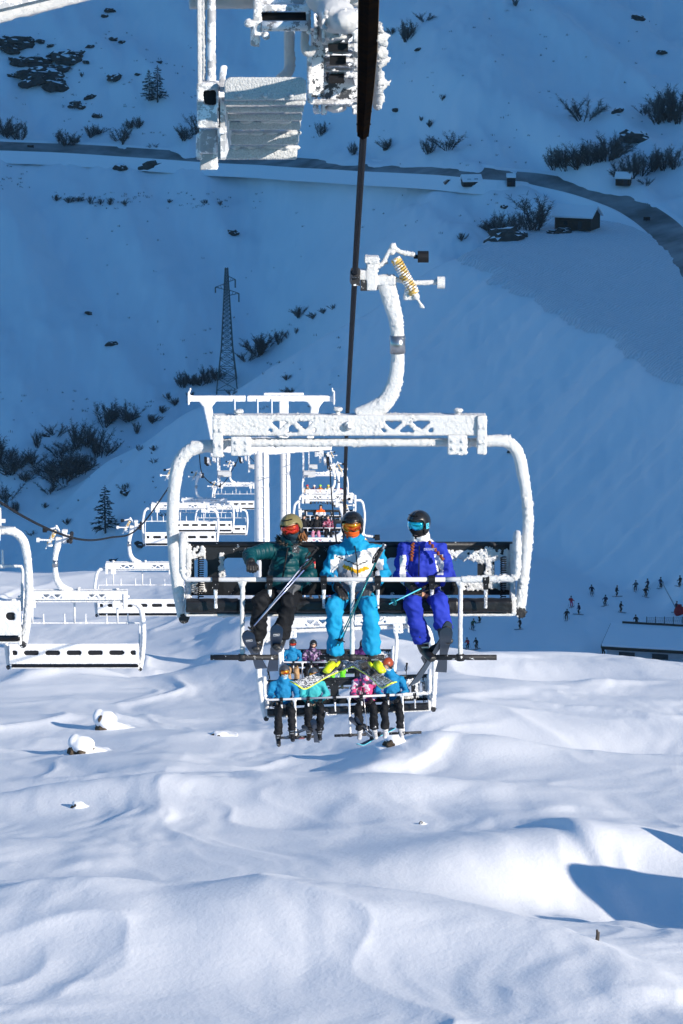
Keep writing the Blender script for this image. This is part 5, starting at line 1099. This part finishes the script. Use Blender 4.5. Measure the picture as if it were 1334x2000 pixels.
# boulders with thick snow on the sunny slope
def boulder(px, py, w, h, label, seed, k=1.0):
    g = ground_at(px, py, 55, 260); s_ = w * g.y / FPX / 2; hh = h * g.y / FPX
    r = empty('snowy_boulder', g - Vector((0, 0, hh * .14)), label, 'boulder'); bm = bmesh.new(); bmesh.ops.create_icosphere(bm, subdivisions=4, radius=1)
    for v in bm.verts: v.co *= 1 + mn.noise(v.co * 1.6 + Vector((seed, 0, 0))) * .4 + mn.noise(v.co * 5 + Vector((seed, 0, 0))) * .1; v.co = Vector((v.co.x * s_ * .8, v.co.y * s_ * .7, v.co.z * hh * .55 + hh * .25))
    me = bpy.data.meshes.new('rock'); bm.to_mesh(me); bm.free(); link('rock', me, M['rock_warm'], r)
    m_ = MB(); rr = random.Random(seed); m_.ball((s_ * .12, .05 * s_, hh * .50), (s_ * .80, s_ * .80, hh * .44), 24, 16); m_.ball((s_ * .7, s_ * .2, hh * .0), (s_ * 1.1, s_ * 1.2, hh * .38), 20, 12); m_.ball((s_ * .4, s_ * .5, -hh * .05), (s_ * 2.0, s_ * 2.0, hh * .24), 24, 12); m_.ball((-s_ * .35, s_ * .2, hh * .62), (s_ * .5, s_ * .6, hh * .36), 20, 12)
    link('snow_cap', m_.fused(max(.05, s_ * .06), 6, lambda co, no: co + no * (.06 * s_ * pn(co[:, 0] * 3, co[:, 1] * 3, co[:, 2] * 3))[:, None].astype('f'), 'snow_cap'), M['snow'], r)
M['rock_warm'] = mat('rock_warm', (.10, .075, .05), .9, bump=1, bscale=4, bdist=.1, var=.7, vscale=3)
boulder(204, 1424, 56, 48, 'boulder with brown rock showing under thick snow, upper of the two at the left', 3)
boulder(158, 1472, 62, 46, 'boulder under a double snow cap, lower of the two at the left', 8)
boulder(152, 1577, 30, 16, 'small dark boulder at the left end of a long drift', 5); boulder(823, 1610, 14, 9, 'tiny dark stone alone on the snow right of centre', 6)
boulder(768, 1455, 50, 34, 'snow-covered boulder just behind the ski tips of the second chair', 9); boulder(428, 1436, 34, 10, 'flat half-buried boulder left of the second chair', 11)
g = ground_at(1166, 1836, 55, 260); m_ = MB(); m_.tube([(0, 0, -.1), (.02, 0, .16), (-.01, 0, .26)], [.05, .045, .02], 8); m_.tube([(0, 0, .1), (.06, 0, .2)], [.02, .01], 6); o = m_.build('stump', M['bark'], None, True, g); tag(o, 'small dark stump standing in the shaded hollow at the lower right', 'stump')
# ------------------------------------------------------------------ road along the far slope
M['road'] = mat('road', (.34, .34, .34), .8, col2=(.13, .125, .12), vscale=.10, bump=.5, bscale=1.5, bdist=.1)
pts = [ground_at(x, y, 255) for x, y in ((-160, 284), (0, 292), (130, 297), (260, 304), (400, 315), (520, 322), (640, 329), (760, 334), (860, 339), (950, 345), (1040, 357), (1120, 372), (1190, 392), (1250, 420), (1295, 455), (1330, 498), (1375, 560), (1450, 660))]
c = curve(pts, 10); zs = np.array([p.z for p in c]); ker = np.ones(15) / 15; zs = np.convolve(np.pad(zs, 7, 'edge'), ker, 'valid')
vs = []; fs = []; mi = []
for i, p in enumerate(c):
    d = c[min(i + 1, len(c) - 1)] - c[max(i - 1, 0)]; d.z = 0; d.normalize(); s_ = Vector((-d.y, d.x, 0)); w = 3.6
    for (k, dz) in ((w + 2.5, 1.0), (w + .8, 2.5), (w, 1.9), (-w, 0), (-w - .5, .05), (-w - 3.4, -3.2)): vs.append(Vector((p.x, p.y, zs[i] + dz)) + s_ * k)
for i in range(len(c) - 1):
    for k in range(5): fs.append((i * 6 + k, i * 6 + k + 1, i * 6 + 7 + k, i * 6 + 6 + k)); mi.append(0 if k == 2 else 1)
me = bpy.data.meshes.new('road'); me.from_pydata(vs, [], fs); me.polygons.foreach_set('material_index', mi); o = link('road', me, [M['road'], M['snow']]); tag(o, kind='structure')
# groomed, rutted parking ground inside the bend
def packed():
    m = bpy.data.materials.new('packed_snow'); m.use_nodes = True; t = m.node_tree; N = t.nodes; Lk = t.links; b = N['Principled BSDF']; b.inputs['Roughness'].default_value = .7
    tc = N.new('ShaderNodeTexCoord'); w = N.new('ShaderNodeTexWave'); w.inputs['Scale'].default_value = .55; w.inputs['Distortion'].default_value = 22; w.inputs['Detail'].default_value = 5; w.inputs['Detail Scale'].default_value = .18; w.inputs['Detail Roughness'].default_value = .65
    mp = N.new('ShaderNodeMapping'); mp.inputs['Rotation'].default_value = (0, 0, .9); mp.inputs['Scale'].default_value = (1, .45, 1); Lk.new(tc.outputs['Object'], mp.inputs[0]); Lk.new(mp.outputs[0], w.inputs[0])
    r = N.new('ShaderNodeValToRGB'); r.color_ramp.elements[0].color = (.70, .71, .73, 1); r.color_ramp.elements[1].color = (.83, .84, .86, 1); Lk.new(w.outputs[0], r.inputs[0]); Lk.new(r.outputs[0], b.inputs['Base Color'])
    bp = N.new('ShaderNodeBump'); bp.inputs['Strength'].default_value = 1; bp.inputs['Distance'].default_value = .10; Lk.new(w.outputs[0], bp.inputs['Height']); Lk.new(bp.outputs[0], b.inputs['Normal'])
    xs = np.linspace(20, 130, 620); ys = np.linspace(480, 735, 560); Yg, Xg = np.meshgrid(ys, xs, indexing='ij'); Z = hT(Xg, Yg)
    U = Xg / .88; V_ = Yg / .88; plat = .88 * (-85 + np.where(V_ < 752, .085, .05) * (V_ - 752)); ok = (np.abs(Z - plat) < .9) & (Xg < .17 * Yg) & (hB(Xg, Yg) < hM(Xg, Yg) - .2)
    idx = -np.ones(Z.shape, int); idx[ok] = np.arange(ok.sum()); V = [(Xg[i], Yg[i], Z[i] + .06) for i in zip(*np.where(ok))]
    F = [(idx[i, j], idx[i, j + 1], idx[i + 1, j + 1], idx[i + 1, j]) for i in range(Z.shape[0] - 1) for j in range(Z.shape[1] - 1) if ok[i, j] and ok[i, j + 1] and ok[i + 1, j] and ok[i + 1, j + 1]]
    me = bpy.data.meshes.new('packed_snow'); me.from_pydata(V, [], F); me.polygons.foreach_set('use_smooth', [True] * len(F)); o = link('packed_ground', me, m); tag(o, kind='structure')
packed()
# ------------------------------------------------------------------ log cabin, huts, parked cars, sign posts
M['wood'] = mat('wood', (.05, .035, .025), .8, bump=.5, bscale=4, var=.4, vscale=2); M['win'] = mat('win', (.02, .025, .03), .15)
def hut(px, py, w, d, h, roofh, rz, label, cat='cabin', name='cabin', over=.6, wall=None, logs=True):
    g = ground_at(px, py, 255); r = empty(name, g + Vector((0, 0, .25 if logs else -.3)), label, cat, None, rz); m_ = MB()
    m_.box((0, 0, h / 2), (w, d, h))
    m_.prism([(-d / 2, h), (d / 2, h), (0, h + roofh * .9)], -w / 2 + .02, w / 2 - .02, ((0, 1, 0), (0, 0, 1), (1, 0, 0)))
    if logs:
        for k in range(int(h / .3)): m_.tube([(-w / 2 - .1, -d / 2, .15 + .3 * k), (w / 2 + .1, -d / 2, .15 + .3 * k)], .13, 6)
    m_.build('wall', wall or M['wood'], r)
    for s_ in (-1, 1):
        m_ = MB(); a = Vector((0, 0, h + roofh)); b = Vector((0, s_ * (d / 2 + over), h - roofh * over / d * 2)); n = Vector((0, s_ * roofh, d / 2)).normalized(); th = .45
        m_.add([Vector((x, p.y, p.z)) + n * t for x in (-w / 2 - over, w / 2 + over) for (p, t) in ((a, 0), (b, 0), (b, th), (a, th))], [(0, 1, 2, 3), (7, 6, 5, 4), (0, 4, 5, 1), (1, 5, 6, 2), (2, 6, 7, 3), (3, 7, 4, 0)]); m_.build('roof', M['snow'], r)
    m_ = MB(); m_.box((w * .2, -d / 2 - .15, 1), (.9, .1, 1.9)); m_.build('door', M['win'], r); m_ = MB(); m_.box((-w * .2, -d / 2 - .15, 1.5), (.9, .1, .8)); m_.build('window', M['win'], r); return r
hut(1128, 448, 8.4, 6.4, 3.0, 1.9, R(-24), 'dark log cabin with a thick snowy roof on the flat area inside the bend')
hut(1218, 364, 3.2, 2.6, 1.8, 1.0, R(-15), 'tiny snow-roofed shed at the foot of the thicket by the bend', 'shed', 'shed', .3)
hut(998, 366, 1.8, 1.6, 2.2, .5, R(0), 'small kiosk standing right below the road', 'kiosk', 'kiosk', .2)
hut(920, 366, 4.2, 3.0, 1.4, 1.1, R(10), 'hut buried under rounded snow next to the parked cars', 'hut', 'hut', .3)
def car(px, py, rz, label, col):
    g = ground_at(px, py, 255); r = empty('parked_car', g, label, 'car', 'cars parked below the road', rz)
    m_ = MB(); m_.prism([(-2.1, .3), (2.1, .3), (2.15, .8), (1.3, .95), (.7, 1.45), (-1.2, 1.45), (-1.9, .95), (-2.15, .8)], -.85, .85, ((1, 0, 0), (0, 0, 1), (0, 1, 0))); m_.build('body', mat('car_paint', col, .3, coat=.5), r)
    for x in (-1.35, 1.35):
        for y in (-.8, .8): m_ = MB(); m_.tube([(x, y - .1, .32), (x, y + .1, .32)], .32, 14); m_.build('wheel', M['rubber'], r)
    m_ = MB(); m_.prism([(-1.3, 1.45), (.8, 1.45), (.5, 1.75), (-1.0, 1.75)], -.8, .8, ((1, 0, 0), (0, 0, 1), (0, 1, 0))); m_.build('snow_cap', M['snow'], r)
    m_ = MB(); m_.prism([(-1.5, .98), (.9, .98), (.6, 1.38), (-1.1, 1.38)], -.87, .87, ((1, 0, 0), (0, 0, 1), (0, 1, 0))); m_.build('window', M['win'], r)
car(853, 362, .1, 'dark car with a snowy roof, left of the two parked below the road', (.02, .02, .025)); car(884, 362, .15, 'brownish car with a snowy roof, right of the two parked below the road', (.12, .06, .04))
def post_sign(px, py, h, w, label, gate=False):
    g = ground_at(px, py, 255); r = empty('road_sign', g, label, 'sign'); m_ = MB()
    for s_ in ((-w / 2, w / 2) if gate else (0,)): m_.tube([(s_, 0, -.3), (s_, 0, h)], .1, 6)
    m_.build('post', M['bark'], r); m_ = MB(); m_.box((0, -.12, h - .4), (w, .08, .8)); m_.build('panel', M['rubber'], r)
post_sign(60, 302, 2.6, 1.6, 'dark gantry sign standing beside the road at the left', True); post_sign(1263, 440, 1.9, 1.5, 'small dark notice board inside the road bend')
# ------------------------------------------------------------------ lattice pylon
def pylon():
    Y = 745.; x0 = at(444, 760, Y).x; z0 = float(hT(x0, Y)); s_ = Y / FPX; top = at(444, 523, Y).z - z0; H = top
    r = empty('power_pylon', (x0, Y, z0), 'tall steel lattice pylon standing in the gully at the left', 'pylon'); hw = lambda z: np.interp(z / H, (0, .35, .8, 1), (2.5, 1.35, .62, .3)); w = .11
    M['pylon'] = mat('pylon', (.10, .12, .12), .6, metal=.3)
    for a in (-1, 1):
        for b in (-1, 1):
            m_ = MB(); lv = np.linspace(-1, H, 20)
            for i in range(19): m_.bar((a * hw(lv[i]), b * hw(lv[i]), lv[i]), (a * hw(lv[i + 1]), b * hw(lv[i + 1]), lv[i + 1]), .2, .2)
            m_.build('leg', M['pylon'], r)
    m_ = MB(); z = 0; k = 0
    while z < H - .4:
        dz = max(hw(z) * 1.1, .7); z2 = min(z + dz, H)
        for s1 in (-1, 1):
            for ax_ in (0, 1):
                f = lambda t, zz: ((t * hw(zz), s1 * hw(zz), zz) if ax_ == 0 else (s1 * hw(zz), t * hw(zz), zz)); m_.bar(f(-1, z), f(1, z2), w, w); m_.bar(f(1, z), f(-1, z2), w, w); m_.bar(f(-1, z), f(1, z), w, w)
        z = z2
    m_.build('bracing', M['pylon'], r)
    for (ya, xt, yt) in ((556, 422, 572), (541, 461, 562), (568, 468, 590)):
        zz = at(444, ya, Y).z - z0; xx = (xt - 444) * s_; zt = at(444, yt, Y).z - z0; sg = 1 if xx > 0 else -1
        m_ = MB(); m_.bar((0, 0, zz + .4), (xx, 0, zz - .6), .16, .16); m_.bar((sg * .3, 0, zz - 1.2), (xx, 0, zz - .6), .16, .16)
        for t in (.3, .55, .8): m_.bar((xx * t, 0, zz + .4 - t), (xx * (t - .12), 0, zz - 1.2 + .6 * t), .1, .1)
        am = m_.build('arm', M['pylon'], r); m_ = MB(); m_.tube([(xx, 0, zz - .6), (xx, 0, zt)], .16, 8); m_.build('insulator', M['pylon'], am)
pylon()
# ------------------------------------------------------------------ skiers on the shaded piste
def tiny_meshes(seed):
    rr = random.Random(seed); k = rr.uniform(-.12, .12); b = MB(); hp = Vector((0, .05, .88)); ch = Vector((k, -.08, 1.32)); hd = Vector((k, -.12, 1.62))
    F = [Vector((s_ * .14, 0, .12)) for s_ in (-1, 1)]; K = [Vector((s_ * .16, -.14, .52)) for s_ in (-1, 1)]; Hn = [Vector((s_ * .38, -.3, .98)) for s_ in (-1, 1)]; E = [Vector((s_ * .34 + k, -.02, 1.12)) for s_ in (-1, 1)]
    b.ball(hd, (.09, .1, .12)); b.tube([hd, ch, hp], [.06, .1, .12], 8)
    for i in (0, 1): b.tube([hp, K[i], F[i]], [.1, .07, .05], 8); b.tube([ch, E[i], Hn[i]], [.07, .05, .04], 8); b.ball(Hn[i], .05, 6, 5); b.ball(F[i] - Vector((0, .08, .04)), (.06, .15, .06), 6, 5)
    body = b.fused(.035, 1, None, 'body'); j = MB(); j.tube([hp, (hp + ch) / 2, ch, ch + Vector((0, 0, .14))], [.2, .2, .21, .1], 12)
    for i in (0, 1): j.tube([ch + Vector((.14 * (2 * i - 1), 0, .05)), E[i], Hn[i] * .9 + E[i] * .1], [.11, .085, .07], 8)
    jk = j.fused(.035, 1, None, 'jacket'); t = MB(); t.ball(hp, .17)
    for i in (0, 1): t.tube([hp + Vector((.09 * (2 * i - 1), 0, 0)), K[i], F[i] + Vector((0, 0, .08))], [.12, .1, .1], 8)
    tr = t.fused(.035, 1, None, 'trousers'); h = MB(); h.ball(hd + Vector((0, 0, .03)), (.125, .14, .13), 12, 8); he = h.mesh('helmet', True)
    sk = []
    for i in (0, 1): m_ = MB(); x = F[i].x; m_.prism([(-1.0, .05), (-.85, 0), (.7, 0), (.7, .03), (-.85, .03)], x - .045, x + .045, ((0, 1, 0), (0, 0, 1), (1, 0, 0))); sk.append(m_.mesh('ski'))
    po = []
    for i in (0, 1): m_ = MB(); m_.tube([Hn[i], Vector((Hn[i].x * 1.2, .25, .02))], .014, 5); po.append(m_.mesh('ski_pole'))
    return body, jk, tr, he, sk, po
TM = [tiny_meshes(s) for s in (1, 2)]
JC = {'navy': (.02, .03, .07), 'black': (.02, .02, .022), 'red': (.45, .03, .04), 'grey': (.10, .11, .12), 'blue': (.03, .10, .25), 'green': (.04, .10, .06)}
for k_, v in JC.items(): Cc('tiny_' + k_, v)
Cc('tiny_pink', (.55, .08, .2))
SK = [(1156, 1163, 'navy', 'upper left skier of the wide row above the flat roof'), (1204, 1165, 'black', 'skier halfway between the row of three and the left one'), (1241, 1155, 'grey', 'skier left of the close pair near the top'), (1265, 1151, 'navy', 'upper skier of the close vertical pair'),
      (1261, 1166, 'black', 'lower skier of the close vertical pair'), (1290, 1149, 'blue', 'skier standing at the top of the slanting snow lance'), (1328, 1146, 'black', 'skier at the right edge of the piste'), (1182, 1183, 'navy', 'stooping skier below the wide row'),
      (1212, 1196, 'black', 'skier in the middle of the piste above the flat roof'), (1116, 1186, 'red', 'skier in dark top and pink trousers near the chair arm'), (1131, 1200, 'navy', 'skier just below the one in pink trousers'), (1106, 1211, 'black', 'skier lowest left of the trio beside the chair arm'),
      (1320, 1196, 'navy', 'skier close to the red bundle at the right edge'), (1243, 1223, 'black', 'skier just above the ridge of the flat roof'), (1016, 1229, 'black', 'lone skier seen right under the chair arm end'), (923, 1230, 'green', 'skier seen between the footrest rod and the seat'),
      (936, 1216, 'black', 'skier partly hidden under the seat edge'), (914, 1268, 'red', 'reddish skier near the snow crest under the footrest'), (931, 1268, 'black', 'dark skier beside the reddish one at the snow crest'), (1188, 1281, 'black', 'person standing at the left end of the flat-roofed building'), (1178, 1281, 'navy', 'person at the snow crest just left of the building')]
for i, (x, y, cn, lab) in enumerate(SK):
    g = ground_at(x, y, 300); r = empty('person', g, 'tiny ' + lab, 'person', 'skiers on the shaded piste', rz=(i * 1.7) % 6.28); bd, jk, tr, he, sk, po = TM[i % 2]
    def cp(n_, me, m): o = bpy.data.objects.new(n_, me); COL.objects.link(o); o.parent = r; 
    def lkm(n_, me, m):
        o = bpy.data.objects.new(n_, me); COL.objects.link(o); o.parent = r
        if not me.materials: me.materials.append(m)
        o.material_slots[0].link = 'OBJECT'; o.material_slots[0].material = m; return o
    lkm('body', bd, M['skin']); lkm('jacket', jk, M['tiny_' + cn]); lkm('trousers', tr, M['tiny_pink'] if 'pink trousers' in lab and 'dark top' in lab else M['tiny_black']); lkm('helmet', he, M['helmet_black'])
    for s_ in sk: lkm('ski', s_, M['ski_navy'])
    for s_ in po: lkm('pole', s_, M['rubber'])
    r.scale = (1.05,) * 3
# snow lance, red bundle, net fence
g = ground_at(1290, 1150, 300); g2 = ground_at(1327, 1200, 300)
r = empty('snow_lance', g2, 'slanting snowmaking lance at the right edge of the piste', 'snow lance'); e = at(1292, 1136, g2.y) - g2
m_ = MB(); m_.tube([(0, 0, 0), e], .09, 8); m_.build('mast', M['steel'], r, True); m_ = MB(); m_.tube([e, e * 1.06], .18, 8); m_.build('nozzle', M['rubber'], r)
m_ = MB(); m_.ball((0, 0, .5), (.9, .7, .9), 16, 10); m_.tube([(0, 0, 0), (0, 0, 1.6)], .35, 10); o = m_.build('safety_pad', Cc('pad_red', (.40, .02, .03)), None, True, g2); tag(o, 'dark red padded post protector at the foot of the lance', 'pad')
fn = empty('net_fence', ground_at(1300, 1220, 300), 'dark net fence behind the roof ridge at the right', 'fence'); fo = fn.location.copy()
for k in range(7):
    m_ = MB(); p = Vector((-3 + 1.4 * k, 0, 0)); m_.tube([p, p + Vector((0, 0, 1.3))], .06, 5); m_.build('post', M['rubber'], fn)
m_ = MB()
for k in range(5): m_.bar((-3, 0, .25 + .22 * k), (5.4, 0, .25 + .22 * k), .03, .03)
for k in range(28): m_.bar((-3 + .3 * k, 0, .25), (-2.8 + .3 * k, 0, 1.13), .02, .02)
m_.build('net', M['rubber'], fn)
# low building at the foot of the piste
def building():
    Y = 452.; a = at(1186, 1262, Y); gz = float(hT(a.x + 8, Y)); b = at(1480, 1276, Y - 8); r = empty('station_building', (a.x, Y, gz), 'low building with a wide snowy roof at the right edge, cut by the snow crest', 'building'); O = r.location
    ez = a.z - O.z; w = 22; d = 16; rz = .10; r.rotation_euler = (0, 0, -.25)
    m_ = MB(); m_.box((w / 2, d / 2, ez / 2), (w, d, ez)); m_.prism([(.3, ez), (d - .3, ez), (d / 2, ez + 1.2)], .02, w, ((0, 1, 0), (0, 0, 1), (1, 0, 0))); m_.build('wall', mat('pale_wall', (.45, .46, .48), .8, var=.1, vscale=1), r)
    m_ = MB(); rg = ez + .3
    m_.add([(-.7, -1, ez), (w, -1, ez), (w, d / 2, rg + 1.0), (-.7, d / 2, rg + 1.0), (-.7, -1, ez + .5), (w, -1, ez + .5), (w, d / 2, rg + 1.5), (-.7, d / 2, rg + 1.5)], [(0, 1, 2, 3), (7, 6, 5, 4), (0, 4, 5, 1), (1, 5, 6, 2), (2, 6, 7, 3), (3, 7, 4, 0)]); m_.build('roof', M['snow'], r)
    m_ = MB(); m_.box((w / 2, -1.05, ez - .05), (w + 1.4, .12, .45)); m_.bar((-.75, -1, ez + .1), (-.75, d / 2, rg + 1.1), .12, .5); m_.bar((1, d / 2, rg + 1.6), (w, d / 2, rg + 1.6), .3, .3); m_.build('fascia', M['wood'], r)
    for k in range(4): m_ = MB(); m_.box((3 + 5 * k, -.05, ez - 1.3), (2.4, .1, 1.1)); m_.build('window', M['win'], r)
building()

# ------------------------------------------------------------------ cold valley air
def haze():
    m = bpy.data.materials.new('haze'); m.use_nodes = True; t = m.node_tree; N = t.nodes
    N.remove(N['Principled BSDF']); v = N.new('ShaderNodeVolumePrincipled'); v.inputs['Color'].default_value = (.50, .78, 1, 1); v.inputs['Density'].default_value = .000045; v.inputs['Anisotropy'].default_value = .0
    t.links.new(v.outputs[0], N['Material Output'].inputs['Volume'])
    m_ = MB(); m_.box((0, 1900, 150), (9000, 5600, 1300)); o = m_.build('haze', m); tag(o, kind='stuff')
haze()
